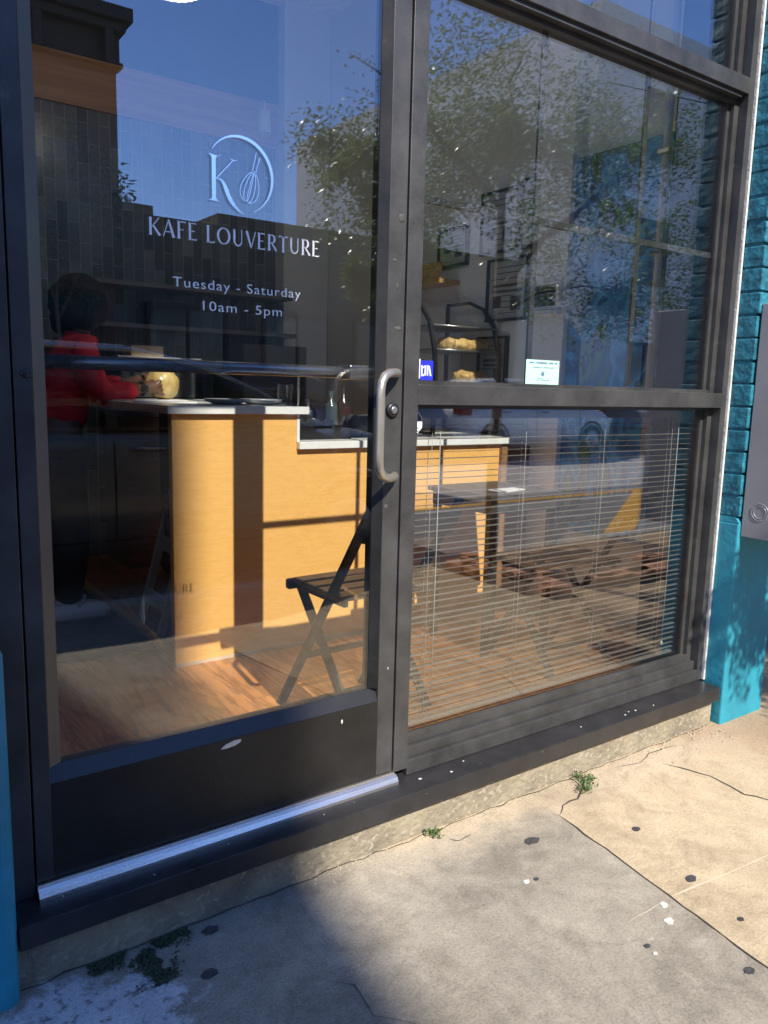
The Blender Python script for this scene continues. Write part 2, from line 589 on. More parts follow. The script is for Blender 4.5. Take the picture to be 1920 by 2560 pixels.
# yellow marks of the parking bays
mb = MB()
mb.prism([(2.0, -5.02), (14, -5.30), (14, -5.42), (2.0, -5.14)], -0.1395, -0.136, 'xy')
mb.prism([(5.50, -2.78), (5.95, -2.78), (9.55, -5.05), (9.25, -5.22)], -0.1395, -0.135, 'xy')
struct(mb.build('road_markings', yellowp))

# gum spots, droppings and chips
gums = [((0.627, -0.103), 0.017, 'round black gum spot nearer the wall at the shaded left end'),
        ((0.574, -0.225), 0.016, 'round black gum spot below the moss on the shaded pavement'),
        ((1.486, -0.245), 0.017, 'oblong grey gum spot alone on the dark slab, nearest the crack corner'),
        ((1.774, -0.363), 0.012, 'small dark gum spot in the middle of the pale slab'),
        ((1.700, -0.583), 0.015, 'grey gum spot just above the straight joint of the pale slab'),
        ((1.518, -0.842), 0.012, 'flat dark gum spot near the right frame edge on the dark slab'),
        ((1.400, -0.675), 0.007, 'tiny black gum spot low on the dark slab'),
        ((1.372, -0.37), 0.007, 'tiny brown gum spot beside a white fleck on the dark slab'),
        ((1.66, -0.74), 0.008, 'tiny brown gum spot on the pale slab below the joint')]
for k, ((gx, gy), gr, lab) in enumerate(gums):
    R = random.Random(40 + k)
    n = 18
    sx = 1.5 if k == 2 else 1.1
    vs = []
    for i in range(n):
        t = 2 * pi * i / n
        q = gr * (1 + R.uniform(-.15, .15))
        vs.append((gx + cos(t) * q * sx, gy + sin(t) * q * 0.8))
    mb = MB()
    mb.prism(vs, 0.0004, 0.0022, 'xy')
    single('gum_spot', mb, gumm, lab, 'gum spot', (gx, gy, 0), 'old gum spots on the pavement')
drops = [((1.554, -0.609), 0.012, 'white bird dropping on the joint where the two slabs meet'),
         ((1.514, -0.651), 0.013, 'larger white bird dropping just below the joint'),
         ((1.395, -0.70), 0.006, 'tiny white fleck beside the tiny black gum spot'),
         ((1.345, -0.365), 0.009, 'pale grey fleck on the dark slab')]
for k, ((gx, gy), gr, lab) in enumerate(drops):
    R = random.Random(60 + k)
    mb = MB()
    n = 16
    vs = [(gx + cos(2 * pi * i / n) * gr * R.uniform(.6, 1.2), gy + sin(2 * pi * i / n) * gr * R.uniform(.5, 1.0)) for i in range(n)]
    mb.prism(vs, 0.0004, 0.0018, 'xy')
    single('bird_dropping', mb, drop, lab, 'dropping', (gx, gy, 0), 'white droppings on the pavement')

# weeds and moss
leafm = mat('weed leaf', (0.075, 0.115, 0.03), 0.6, var=0.4, scale=60)
mossm = mat('moss', (0.035, 0.045, 0.02), 0.9, var=0.4, scale=60)


def leaf_quad(mb, p, d, L, w, up=Vector((0, 0, 1))):
    d = d.normalized(); s = d.cross(up)
    if s.length < 1e-3: s = Vector((1, 0, 0))
    s.normalize()
    a = p; b = p + d * L * .5 + s * w; c = p + d * L; e = p + d * L * .5 - s * w
    mb.add([a, b, c, e], [(0, 1, 2, 3)])


def weed(pts, n, h, spread, lab, seed):
    R = random.Random(seed)
    mb = MB()
    for i in range(n):
        a, b = R.choice(pts)
        x = a + R.gauss(0, spread[0]); y = b + R.gauss(0, spread[1])
        hh = h * R.uniform(0.3, 1.0)
        t = R.uniform(0, 2 * pi)
        d = Vector((cos(t) * .6, sin(t) * .6, R.uniform(.2, 1.2)))
        leaf_quad(mb, Vector((x, y, hh * R.random())), d, hh * 0.8, hh * 0.22)
    single('weed', mb, leafm, lab, 'weed', (pts[0][0], pts[0][1], 0), 'weeds in the pavement cracks')


weed([(1.274, -0.075), (1.285, -0.085)], 110, 0.018, (0.008, 0.008), 'small bright green weed tuft at the foot of the wall by the door', 3)
weed([(1.86, -0.085), (1.875, -0.11), (1.84, -0.125), (1.82, -0.145)], 240, 0.020, (0.013, 0.010), 'larger trailing green weed growing from the wall base under the window', 5)
R = random.Random(9)
mb = MB()
for i in range(2600):
    t = R.random()
    k = R.random()
    if k < 0.55: x = 0.37 + 0.215 * t; y = -0.070 - 0.05 * abs(R.gauss(0, 0.6)) * (1 - abs(t - 0.5))
    else: x = 0.505 + R.gauss(0, 0.018) - 0.02 * t; y = -0.08 - 0.12 * t
    if noise.noise(Vector((x * 30, y * 30, 0))) < -0.1: continue
    th = R.uniform(0, 2 * pi)
    leaf_quad(mb, Vector((x, y, 0.001 + 0.004 * R.random())), Vector((cos(th), sin(th), R.uniform(.05, .6))), 0.007, 0.0025)
o = mb.build('moss', mossm, recalc=False); o['kind'] = 'stuff'; o['label'] = 'dark moss along the wall base in the shade'
R = random.Random(19)
mb = MB()
for i in range(500):
    x = R.uniform(0.9, 2.6); y = -0.06 - abs(R.gauss(0, 0.02)) - (0.12 * R.random() if x > 2.2 and R.random() < .5 else 0)
    s_ = R.uniform(0.0012, 0.004) * (1.6 if x > 2.2 else 1)
    mb.box(x, x + s_, y, y + s_ * .8, 0, s_ * .7, rot=Matrix.Rotation(R.uniform(0, 3), 3, 'Z'))
o = mb.build('grit', mat('grit', (0.42, 0.36, 0.27), 0.9, var=.4, scale=150)); o['kind'] = 'stuff'; o['label'] = 'sandy grit along the foot of the wall'

# ================================================================ CAFE BUILDING
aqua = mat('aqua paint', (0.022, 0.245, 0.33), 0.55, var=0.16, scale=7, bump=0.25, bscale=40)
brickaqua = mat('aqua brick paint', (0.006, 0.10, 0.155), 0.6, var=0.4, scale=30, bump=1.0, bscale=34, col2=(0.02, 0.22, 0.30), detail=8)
stucco = mat('teal stucco', (0.03, 0.22, 0.3), 0.7, var=.1)
bld = thing('cafe_building', 'aqua painted brick shop building that holds the glass door and window', 'building', (0, 0, 0))
mb = MB(); mb.box(-6, 0.243, -0.10, 0.11, -0.2, 0.72, bev=0.022)
mb.build('plinth', aqua, bld)['label'] = 'smooth blue plinth left of the door'
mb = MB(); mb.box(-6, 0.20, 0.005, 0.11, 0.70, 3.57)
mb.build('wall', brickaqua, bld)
mb = MB(); mb.box(0.2, 0.2445, 0.0, 0.11, 0.11, 3.57)
mb.build('corner_trim', bronze, bld)
mb = MB()
mb.box(0.243, 2.612, -0.055, 0.108, -0.2, 0.0985)
mb.build('base_wall', mat('footing concrete', (0.21, 0.18, 0.135), 0.92, var=0.25, scale=7, bump=0.9, bscale=55, speck=(60, 0.6, (0.33, 0.29, 0.22)), col2=(0.33, 0.285, 0.2)), bld)['label'] = 'rough concrete footing under the black sill'
mb = MB()
mb.box(2.628, 2.905, -0.086, 0.12, -0.2, 0.752, bev=0.006)
mb.build('column_plinth', aqua, bld)['label'] = 'smooth aqua foot of the brick column'
mb = MB()
mb.prism([(-0.086, 0.752), (-0.070, 0.772), (0.12, 0.772), (0.12, 0.752)], 2.629, 2.904, 'yz')
mb.build('column_ledge', aqua, bld)
# rough painted bricks of the column
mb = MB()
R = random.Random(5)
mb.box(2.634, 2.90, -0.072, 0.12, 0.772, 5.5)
z = 0.775; k = 0
while z < 3.5:
    h = 0.066
    split = 2.634 + (0.19 if k % 2 else 0.09)
    for (a, b) in ((2.627, split - 0.004), (split + 0.004, 2.905)):
        j = R.uniform(-0.003, 0.003)
        mb.box(a + (R.uniform(0, 0.004) if a < 2.63 else 0), b, -0.0835 + j, 0.119, z, z + h + .005 + R.uniform(-0.003, 0.002), bev=0.0035)
    z += 0.078; k += 1
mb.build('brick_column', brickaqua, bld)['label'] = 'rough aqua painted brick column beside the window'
mb = MB(); mb.box(2.6185, 2.6275, -0.012, 0.03, 0.15, 3.57, bev=0.003)
mb.build('caulk_joint', caulk, bld)
mb = MB(); mb.box(-6, 9, 0.0, 0.115, 3.575, 5.5); mb.box(-6.1, 9.1, -0.10, 0.2, 5.5, 5.75)
mb.build('upper_wall', stucco, bld)
mb = MB(); mb.box(2.91, 9, 0.62, 0.75, -0.2, 3.57)
mb.build('recessed_wall', mat('dark recess', (0.03, 0.04, 0.05), 0.6), bld)
mb = MB(); mb.box(-6.1, 9.1, 0.2, 6.0, 5.5, 5.6)
mb.build('roof', concr, bld)

# ---------------------------------------------------------------- storefront window with its frame
win = thing('storefront_window', 'tall dark bronze framed shop window with mid rail, sill and blind behind', 'window', (1.9, 0.05, 0.15))
mb = MB(); mb.box(0.2455, 0.2935, -0.001, 0.112, 0.151, 3.57, bev=0.0015)
mb.build('jamb', bronze, win)
mb = MB(); mb.box(2.5885, 2.6185, -0.0015, 0.112, 0.151, 3.57, bev=0.0015)
mb.box(2.562, 2.5883, 0.032, 0.110, 0.152, 3.57)
mb.box(2.545, 2.5618, 0.047, 0.056, 0.152, 3.57)
mb.build('jamb', bronze, win)
mb = MB(); mb.box(1.1955, 1.2415, -0.0025, 0.112, 0.172, 3.57, bev=0.0015)
mb.build('mullion', bronze, win)
mb = MB(); mb.box(1.2418, 2.5883, -0.0018, 0.113, 1.155, 1.206, bev=0.0015); mb.box(1.2418, 2.5617, 0.035, 0.05, 1.2062, 1.217); mb.box(1.2418, 2.5617, 0.035, 0.05, 1.144, 1.1548)
mb.build('mid_rail', bronze, win)
mb = MB(); mb.box(1.2418, 2.5883, -0.0022, 0.1135, 2.186, 2.236, bev=0.0015)
mb.box(1.2418, 2.5617, 0.030, 0.05, 2.162, 2.1858); mb.box(1.2418, 2.5617, 0.008, 0.0296, 2.174, 2.1858)
mb.build('transom_bar', bronze, win)
mb = MB(); mb.box(1.2418, 2.5883, -0.001, 0.1125, 0.151, 0.192, bev=0.0015)
mb.box(1.2418, 2.5883, 0.014, 0.1, 0.1922, 0.222, bev=0.0015)
mb.box(1.2418, 2.5617, 0.030, 0.05, 0.2222, 0.248, bev=0.001)
mb.build('bottom_rail', bronze, win)
mb = MB(); mb.box(0.2936, 1.1954, 0.0, 0.112, 3.45, 3.57); mb.box(1.2416, 2.5884, 0.0, 0.112, 3.45, 3.57)
mb.build('head', bronze, win)
mb = MB(); mb.box(0.2455, 2.606, -0.087, 0.113, 0.1, 0.15, bev=0.0025)
R = random.Random(2)
sill_ = mb.build('sill', sillm, win)
mb = MB()
for (x, y, s_) in ((1.262, -0.035, .006), (1.36, -0.05, .005), (1.43, -0.02, .003), (1.9, -0.045, .003), (2.1, -0.06, .004), (2.13, -0.05, .003), (2.16, -0.055, .004), (2.25, -0.06, .003), (0.52, -0.06, .0022), (0.70, -0.04, .002), (0.34, -0.03, .002), (0.95, -0.05, .0016)):
    mb.ell((x, y, 0.1505), (s_, s_ * .8, .0012), 8, 4, 0.5, x)
mb.build('droppings', drop, sill_)
for (z0, z1) in ((0.235, 1.152), (1.209, 2.180), (2.2365, 3.449)):
    mb = MB(); mb.box(1.2425, 2.561, 0.0505, 0.0565, z0, z1)
    mb.build('glass_pane', glass, win)
mb = MB(); mb.box(1.6855, 1.7045, 0.062, 0.072, 1.2065, 3.445, bev=0.002)
mb.build('muntin', bronze, win)
mb = MB(); mb.box(2.1405, 2.1595, 0.062, 0.072, 1.2065, 3.445, bev=0.002)
mb.build('muntin', bronze, win)
mb = MB(); mb.box(1.2418, 2.5617, 0.0605, 0.0735, 1.663, 1.683, bev=0.002)
mb.build('muntin', bronze, win)

mb = MB(); mb.box(0.2936, 1.1954, -0.001, 0.112, 2.295, 2.345, bev=0.0015); mb.build('door_head', bronze, win)
mb = MB(); mb.box(0.2936, 1.1954, 0.0505, 0.0565, 2.346, 3.449); mb.build('glass_pane', glass, win)
# ---------------------------------------------------------------- the glass door
door = thing('glass_door', 'black framed glass cafe door with white lettering and a bronze pull handle', 'door', (0.745, 0.02, 0.175))
mb = MB(); mb.box(0.2975, 0.331, 0.0, 0.045, 0.178, 2.29, bev=0.0012); mb.build('stile', bronze, door)
mb = MB(); mb.box(1.140, 1.191, 0.0, 0.045, 0.178, 2.29, bev=0.0012); mb.build('stile', bronze, door)
mb = MB(); mb.box(0.3312, 1.1398, 0.0004, 0.0446, 0.178, 0.385); mb.build('kick_plate', bronze2, door)
mb = MB(); mb.box(0.3312, 1.1398, 0.0004, 0.0446, 2.17, 2.289); mb.build('top_rail', bronze2, door)
mb = MB()
mb.prism([(0.0008, 0.3855), (0.018, 0.418), (0.044, 0.418), (0.044, 0.3855)], 0.3312, 1.1398, 'yz')
mb.build('glazing_bead', mat('bead', (0.03, 0.03, 0.032), 0.34, 0.35, 0.1), door)
mb = MB()
mb.prism([(0.3315, 0.0008), (0.357, 0.018), (0.357, 0.044), (0.3315, 0.044)], 0.42, 2.169, 'xy')
mb.build('glazing_bead', mat('bead tan', (0.12, 0.105, 0.085), 0.4, 0.4, 0.1), door)
mb = MB()
mb.prism([(1.1395, 0.0008), (1.1395, 0.044), (1.119, 0.044), (1.119, 0.018)], 0.42, 2.169, 'xy')
mb.build('glazing_bead', bronze2, door)
mb = MB(); mb.box(0.352, 1.124, 0.0195, 0.0255, 0.41, 2.175)
pane = mb.build('glass_pane', doorglass, door)
# offset pull handle
mb = MB()
hp = []
for (x, y, z) in ((1.172, 0.0, 1.232), (1.160, -0.020, 1.232), (1.132, -0.047, 1.232), (1.108, -0.058, 1.230), (1.090, -0.066, 1.222), (1.079, -0.071, 1.208), (1.075, -0.073, 1.190)):
    hp.append((x, y, z))
for i in range(1, 9): hp.append((1.075, -0.073, 1.190 - (1.190 - 1.020) * i / 8))
for (x, y, z) in ((1.079, -0.071, 1.002), (1.090, -0.066, 0.988), (1.108, -0.058, 0.980), (1.132, -0.047, 0.978), (1.160, -0.020, 0.978), (1.172, 0.0, 0.978)):
    hp.append((x, y, z))
mb.tube(hp, 0.0105, 16)
mb.build('pull_handle', satin, door)
mb = MB()
mb.lathe([(0.0185, 0.0), (0.0185, -0.006), (0.014, -0.010), (0.0115, -0.010)], (1.160, 0.0, 1.142), 24, 'y')
lk = mb.build('lock_cylinder', blackp, door)
mb = MB(); mb.lathe([(0.009, -0.0095), (0.009, -0.013), (0.006, -0.0135)], (1.160, 0.0, 1.142), 20, 'y')
mb.box(1.1592, 1.1608, -0.0142, -0.0132, 1.137, 1.147)
mb.build('key_plug', mat('steel plug', (0.5, 0.5, 0.5), 0.35, 0.9), lk)
mb = MB()
mb.tube([(0.338, 0.085, 1.231), (1.02, 0.085, 1.231), (1.10, 0.085, 1.231)], 0.0142, 16)
mb.box(0.3355, 0.352, 0.0455, 0.10, 1.21, 1.252, bev=0.003)
mb.box(1.065, 1.15, 0.0455, 0.104, 1.213, 1.249, bev=0.004)
mb.build('push_bar', mat('push bar', (0.20, 0.205, 0.22), 0.28, 0.7, .05), door)
mb = MB(); mb.lathe([(0.008, 0.0), (0.008, -0.002), (0.005, -0.0035)], (0.318, 0.0, 1.205), 14, 'y')
mb.build('bolt_cap', blackp, door)
mb = MB()
pts = [(0.700, 0.365), (0.712, 0.374), (0.735, 0.379), (0.752, 0.378), (0.749, 0.371), (0.735, 0.366), (0.716, 0.364)]
mb.prism(pts, -0.0008, 0.0003, 'xz')
mb.build('scuff_mark', mat('scratched metal', (0.6, 0.6, 0.62), 0.4, 0.5), door)
mb = MB(); mb.ell((1.03, 0.0, 0.355), (0.003, 0.0008, 0.006), 8, 6); mb.ell((1.17, 0.0, 0.47), (0.0015, 0.0008, 0.004), 8, 6)
mb.build('paint_fleck', mat('fleck', (0.5, 0.5, 0.48), 0.7), door)

mb = MB()
for (x, z, rx, rz) in ((1.175, 1.60, .010, .009), (1.158, 1.50, .006, .004), (1.172, 1.34, .012, .005), (1.168, 1.44, .004, .007), (1.150, .90, .006, .006)):
    mb.ell((x, 0.0, z), (rx, .0005, rz), 12, 6, .5, x)
mb.build('smudge', mat('smudge', (.06, .058, .055), .8), door)
# threshold
thr = MB()
thr.prism([(-0.028, 0.1505), (-0.0275, 0.158), (-0.022, 0.168), (-0.014, 0.173), (0.05, 0.174), (0.062, 0.166), (0.075, 0.1505)], 0.296, 1.1953, 'yz')
thr.box(0.297, 1.1945, -0.008, -0.003, 0.1738, 0.1756)
single('threshold', thr, alu, 'bare aluminium threshold strip under the black door', 'threshold', (0.745, 0, 0.15))

# ---------------------------------------------------------------- lettering on the door glass
YL = 0.0192


def poly_letters(name, polys, parent, m=vinyl, y=YL, th=0.0005):
    mb = MB()
    for p in polys:
        mb.prism(p, y - th, y, 'xz')
    return mb.build(name, m, parent)


def stroke(p, q, w, w2=None):
    w2 = w if w2 is None else w2
    p = Vector(p); q = Vector(q); d = (q - p).normalized(); n = Vector((-d.y, d.x))
    return [tuple(p + n * w / 2), tuple(q + n * w2 / 2), tuple(q - n * w2 / 2), tuple(p - n * w / 2)]


def arc(cx, cz, rx, rz, a0, a1, w0, wm, n=26, w1=None):
    """band along an elliptic arc, as a list of quads; width w0 at the ends, wm in the middle"""
    out = []
    w1 = w0 if w1 is None else w1
    pr = None
    for i in range(n + 1):
        t = i / n
        a = radians(a0 + (a1 - a0) * t)
        e = w0 * (1 - t) + w1 * t
        w = e + (wm - e) * sin(pi * t) ** 1.2
        o = (cx + (rx + w / 2) * cos(a), cz + (rz + w / 2) * sin(a))
        i_ = (cx + (rx - w / 2) * cos(a), cz + (rz - w / 2) * sin(a))
        if pr: out.append([pr[0], o, i_, pr[1]])
        pr = (o, i_)
    return out


TK, TN = 0.135, 0.05


def vst(x, w=TK, z0=0.0, z1=1.0, fl=0.05):
    # flared vertical stem
    return [[(x - w / 2 - fl, z0), (x - w / 2, z0 + .05), (x - w / 2, z1 - .05), (x - w / 2 - fl, z1), (x + w / 2 + fl, z1), (x + w / 2, z1 - .05), (x + w / 2, z0 + .05), (x + w / 2 + fl, z0)]]


def glyph(c):
    g = []
    if c == 'K':
        g += vst(.12); g += [stroke((.20, .46), (.60, .98), TN)]; g += [stroke((.27, .56), (.66, 0.02), .10, TK)]; g += [[(.56, .96), (.68, 1.0), (.50, 1.0)]]
        return g, .72
    if c == 'A':
        g += [stroke((.05, 0.0), (.36, .97), TN), stroke((.36, 1.0), (.66, 0.0), .11, TK + .02), stroke((.14, .30), (.56, .30), TN)]
        return g, .76
    if c == 'F':
        g += vst(.12); g += [stroke((.15, .965), (.50, .965), .07), stroke((.15, .52), (.42, .52), .05), [(.46, 1.0), (.53, 1.0), (.53, .86)]]
        return g, .58
    if c == 'E':
        g += vst(.12); g += [stroke((.15, .965), (.48, .965), .07), stroke((.15, .52), (.42, .52), .05), stroke((.15, .035), (.50, .035), .07), [(.45, 1.0), (.50, 1.0), (.50, .86)], [(.47, 0), (.53, 0), (.53, .15)]]
        return g, .60
    if c == 'L':
        g += vst(.12); g += [stroke((.15, .035), (.50, .035), .07), [(.46, 0), (.53, 0), (.53, .17)]]
        return g, .56
    if c == 'O':
        g += arc(.46, .5, .36, .46, 90, 270, TN, TK); g += arc(.46, .5, .36, .46, -90, 90, TN, TK)
        return g, .92
    if c == 'U':
        g += [stroke((.14, 1), (.14, .36), TK), stroke((.62, 1), (.62, .36), TN)]
        g += arc(.38, .34, .24, .30, 180, 360, TK, .08, w1=TN)
        g += [[(.0, 1), (.28, 1), (.14, .94)], [(.53, 1), (.71, 1), (.62, .95)]]
        return g, .78
    if c == 'V':
        g += [stroke((.08, 1.0), (.38, .0), TK + .02, .10), stroke((.38, .02), (.66, 1.0), TN)]
        return g, .70
    if c == 'R':
        g += vst(.12); g += [stroke((.15, .965), (.34, .965), .06), stroke((.15, .50), (.34, .50), .05)]
        g += arc(.32, .733, .17, .232, -90, 90, .05, .14); g += [stroke((.28, .50), (.62, .02), .09, TK)]
        return g, .68
    if c == 'T':
        g += vst(.33); g += [stroke((.03, .96), (.63, .96), .08), [(.0, 1), (.06, 1), (.02, .84)], [(.60, 1), (.66, 1), (.64, .84)]]
        return g, .66
    return g, .34


def text_width(s, sp):
    return sum(glyph(c)[1] + sp for c in s) - sp


sp_ = 0.085
name_txt = 'KAFE LOUVERTURE'
tw = text_width(name_txt, sp_)
hz_ = 0.0345; x0_, x1_ = 0.563, 0.960; sx_ = (x1_ - x0_) / tw
polys = []
cx_ = 0
for c in name_txt:
    g, w = glyph(c)
    for p in g: polys.append([(x0_ + (cx_ + a) * sx_, 1.4865 + b_ * hz_) for a, b_ in p])
    cx_ += w + sp_
lett = poly_letters('shop_name', polys, pane)

polys = []
ccx, ccz, crx, crz = 0.7625, 1.632, 0.0755, 0.0765


def arc2(a0, a1, w0, wm, w1):
    return arc(ccx, ccz, crx, crz, a0, a1, w0, wm, 60, w1)


polys += arc2(146, -66, 0.0012, 0.0075, 0.0012)
k = 'logo K'
polys += [[(0.690, 1.664), (0.696, 1.661), (0.6985, 1.656), (0.6985, 1.578), (0.696, 1.574), (0.688, 1.572), (0.717, 1.572), (0.710, 1.574), (0.7075, 1.578), (0.7075, 1.656), (0.710, 1.660), (0.718, 1.6635), (0.724, 1.6665), (0.712, 1.6615)]]
polys += [stroke((0.7075, 1.6165), (0.7465, 1.6585), 0.0016), [(0.737, 1.6615), (0.7465, 1.6572), (0.757, 1.660), (0.748, 1.6592)]]
leg = [(0.7085, 1.6175, .001), (0.715, 1.6172, .0022), (0.7215, 1.614, .005), (0.7265, 1.607, .0075), (0.731, 1.597, .0088), (0.736, 1.586, .0092), (0.742, 1.576, .0088), (0.750, 1.567, .0065), (0.760, 1.559, .0035), (0.772, 1.5535, .0006)]
for a, b_ in zip(leg[:-1], leg[1:]):
    polys.append(stroke(a[:2], b_[:2], a[2], b_[2]))
# whisk
wc = Vector((0.786, 1.611)); tilt = radians(-15)


def wk(x, z): return (wc.x + x * cos(tilt) - z * sin(tilt), wc.y + x * sin(tilt) + z * cos(tilt))


for kx in (1.0, 0.55, 0.1):
    pr = None
    for i in range(31):
        a = 2 * pi * i / 30
        wx = 0.0205 * kx * cos(a) * (1 - 0.28 * sin(a)); wz = 0.033 * sin(a)
        p = wk(wx, wz)
        if pr: polys.append(stroke(pr, p, 0.0014))
        pr = p
for hx in (-0.0055, 0.0055):
    polys.append(stroke(wk(hx * .7, 0.030), wk(hx, 0.068 if hx > 0 else 0.074), 0.0013))
polys.append(stroke(wk(-0.0050, 0.0335), wk(0.0050, 0.0335), 0.0022))
poly_letters('logo', polys, pane, silverv)


def font_text(name, txt, x, z, size, parent, m=vinyl, y=YL, width=None, spacing=1.12, ext=0.0003, rz=0.0, align='LEFT'):
    cu = bpy.data.curves.new(name, 'FONT')
    cu.body = txt; cu.size = size; cu.extrude = ext; cu.space_character = spacing
    cu.align_x = align
    cu.resolution_u = 4
    cu.offset = -0.0001
    ob = bpy.data.objects.new(name, cu)
    C.objects.link(ob)
    o0 = Vector(ORI.get(parent.name, (0, 0, 0))) if parent else Vector((0, 0, 0))
    ob.rotation_euler = (radians(90), 0, rz)
    ob.location = Vector((x, y, z)) - o0
    ob.parent = parent
    bpy.context.view_layer.update()
    if width:
        w = ob.dimensions.x
        if w > 0: ob.scale = (width / w, 1, 1)
    cu.materials.append(m)
    return ob


font_text('opening_days', 'Tuesday - Saturday', 0.611, 1.391, 0.0285, pane, width=0.299)
font_text('opening_hours', '10am - 5pm', 0.669, 1.3475, 0.0285, pane, width=0.187)

# ================================================================ INTERIOR
FZ = 0.13
woodfloor = woodmat('oak floor', (0.64, 0.285, 0.085), (0.25, 0.10, 0.03), axis=1, scale=2.2, rough=0.3, ring=1.2, plank=(0.19, 1.5))
maple = woodmat('maple ply', (0.86, 0.50, 0.155), (0.79, 0.435, 0.125), axis=0, scale=9.0, rough=0.4, ring=0.9)
mapledk = woodmat('dark ply', (0.30, 0.16, 0.07), (0.17, 0.09, 0.04), axis=0, scale=3.0, rough=0.5)
wallgrey = mat('grey wall paint', (0.76, 0.78, 0.76), 0.75, var=0.06, scale=2, bump=0.05, bscale=150)
walldk = mat('side wall paint', (0.52, 0.52, 0.52), 0.7, var=0.1)
navy = mat('navy wall paint', (0.012, 0.04, 0.08), 0.6, var=0.2)
quartz = mat('white quartz', (0.80, 0.82, 0.80), 0.25, var=0.05, scale=14)
quartzg = mat('grey quartz', (0.40, 0.43, 0.48), 0.3, var=0.06, scale=14)
steel = mat('stainless steel', (0.45, 0.45, 0.46), 0.3, 0.9, 0.1)
blackm = mat('black metal', (0.018, 0.018, 0.02), 0.4, 0.3)
mattdk = mat('dark appliance', (0.025, 0.027, 0.03), 0.35)


def tilemat():
    m, nt, b = nodes_of('stacked wall tile')
    N, L = nt.nodes, nt.links
    geo = N.new('ShaderNodeNewGeometry')
    sep = N.new('ShaderNodeSeparateXYZ'); L.new(geo.outputs['Position'], sep.inputs[0])
    cb = N.new('ShaderNodeCombineXYZ'); L.new(sep.outputs[2], cb.inputs[0]); L.new(sep.outputs[0], cb.inputs[1])
    br = N.new('ShaderNodeTexBrick')
    L.new(cb.outputs[0], br.inputs['Vector'])
    br.inputs['Scale'].default_value = 1
    br.inputs['Brick Width'].default_value = 0.22
    br.inputs['Row Height'].default_value = 0.062
    br.inputs['Mortar Size'].default_value = 0.002
    br.inputs['Color1'].default_value = (0.05, 0.05, 0.05, 1)
    br.inputs['Color2'].default_value = (0.20, 0.21, 0.20, 1)
    br.inputs['Mortar'].default_value = (0.30, 0.30, 0.29, 1)
    nz = N.new('ShaderNodeTexNoise'); nz.inputs['Scale'].default_value = 4; L.new(geo.outputs['Position'], nz.inputs['Vector'])
    mx = N.new('ShaderNodeMixRGB'); mx.blend_type = 'OVERLAY'; mx.inputs[0].default_value = 0.5
    L.new(br.outputs['Color'], mx.inputs[1]); L.new(nz.outputs[0], mx.inputs[2])
    L.new(mx.outputs[0], b.inputs['Base Color'])
    b.inputs['Roughness'].default_value = 0.25
    return m


def sidingmat():
    m, nt, b = nodes_of('wood siding')
    N, L = nt.nodes, nt.links
    geo = N.new('ShaderNodeNewGeometry')
    mp = N.new('ShaderNodeMapping'); mp.inputs['Scale'].default_value = (1.5, 12, 30)
    L.new(geo.outputs['Position'], mp.inputs[0])
    nz = N.new('ShaderNodeTexNoise'); nz.inputs['Scale'].default_value = 1; L.new(mp.outputs[0], nz.inputs['Vector'])
    cr = N.new('ShaderNodeValToRGB')
    cr.color_ramp.elements[0].position = .3; cr.color_ramp.elements[0].color = (0.46, 0.22, 0.10, 1)
    cr.color_ramp.elements[1].position = .7; cr.color_ramp.elements[1].color = (0.66, 0.36, 0.18, 1)
    L.new(nz.outputs[0], cr.inputs[0]); L.new(cr.outputs[0], b.inputs['Base Color'])
    b.inputs['Roughness'].default_value = 0.5
    return m


def muralmat():
    m, nt, b = nodes_of('jungle painting')
    N, L = nt.nodes, nt.links
    geo = N.new('ShaderNodeNewGeometry')
    mp = N.new('ShaderNodeMapping'); mp.inputs['Scale'].default_value = (1, 4.5, 3.0); mp.inputs['Rotation'].default_value = (0.5, 0, 0)
    L.new(geo.outputs['Position'], mp.inputs[0])
    nz = N.new('ShaderNodeTexNoise'); nz.inputs['Scale'].default_value = 1.4; nz.inputs['Detail'].default_value = 7; nz.inputs['Distortion'].default_value = 0.5
    L.new(mp.outputs[0], nz.inputs['Vector'])
    cr = N.new('ShaderNodeValToRGB')
    e = cr.color_ramp.elements
    e[0].position = .28; e[0].color = (0.012, 0.035, 0.10, 1)
    e[1].position = .85; e[1].color = (0.02, 0.05, 0.10, 1)
    for p, c in ((.42, (0.04, 0.20, 0.48)), (.50, (0.10, 0.45, 0.80)), (.54, (0.03, 0.12, 0.34)), (.60, (0.12, 0.28, 0.12)), (.64, (0.012, 0.03, 0.09)), (.70, (0.34, 0.34, 0.75)), (.75, (0.02, 0.05, 0.12))):
        q = e.new(p); q.color = (*c, 1)
    L.new(nz.outputs[0], cr.inputs[0]); L.new(cr.outputs[0], b.inputs['Base Color'])
    b.inputs['Roughness'].default_value = 0.5
    return m


tile = tilemat(); siding = sidingmat(); mural = muralmat()
YB = 3.3
mb = MB(); mb.box(-3.1, 2.95, 0.113, YB + .05, -0.1, FZ)
struct(mb.build('floor', woodfloor))
mb = MB(); mb.box(-3.1, 2.96, 0.12, YB + .1, 3.57, 3.65)
struct(mb.build('ceiling', mat('light ceiling', (0.8, 0.8, 0.8), 0.8)))
mb = MB(); mb.box(-3.1, 2.56, YB, YB + .08, FZ, 2.715)
struct(mb.build('wall_back', tile))
mb = MB(); mb.box(2.5605, 2.90, YB - .12, YB + .08, FZ, 3.57)
struct(mb.build('wall_pier', wallgrey))
mb = MB(); mb.box(-3.1, 2.56, YB - .02, YB + .08, 2.717, 2.985)
struct(mb.build('wall_boarding', siding))
mb = MB(); mb.box(-3.1, 2.56, YB - .03, YB + .08, 2.986, 3.57)
struct(mb.build('wall_fascia', mat('dark fascia', (.05, .052, .055), .7)))
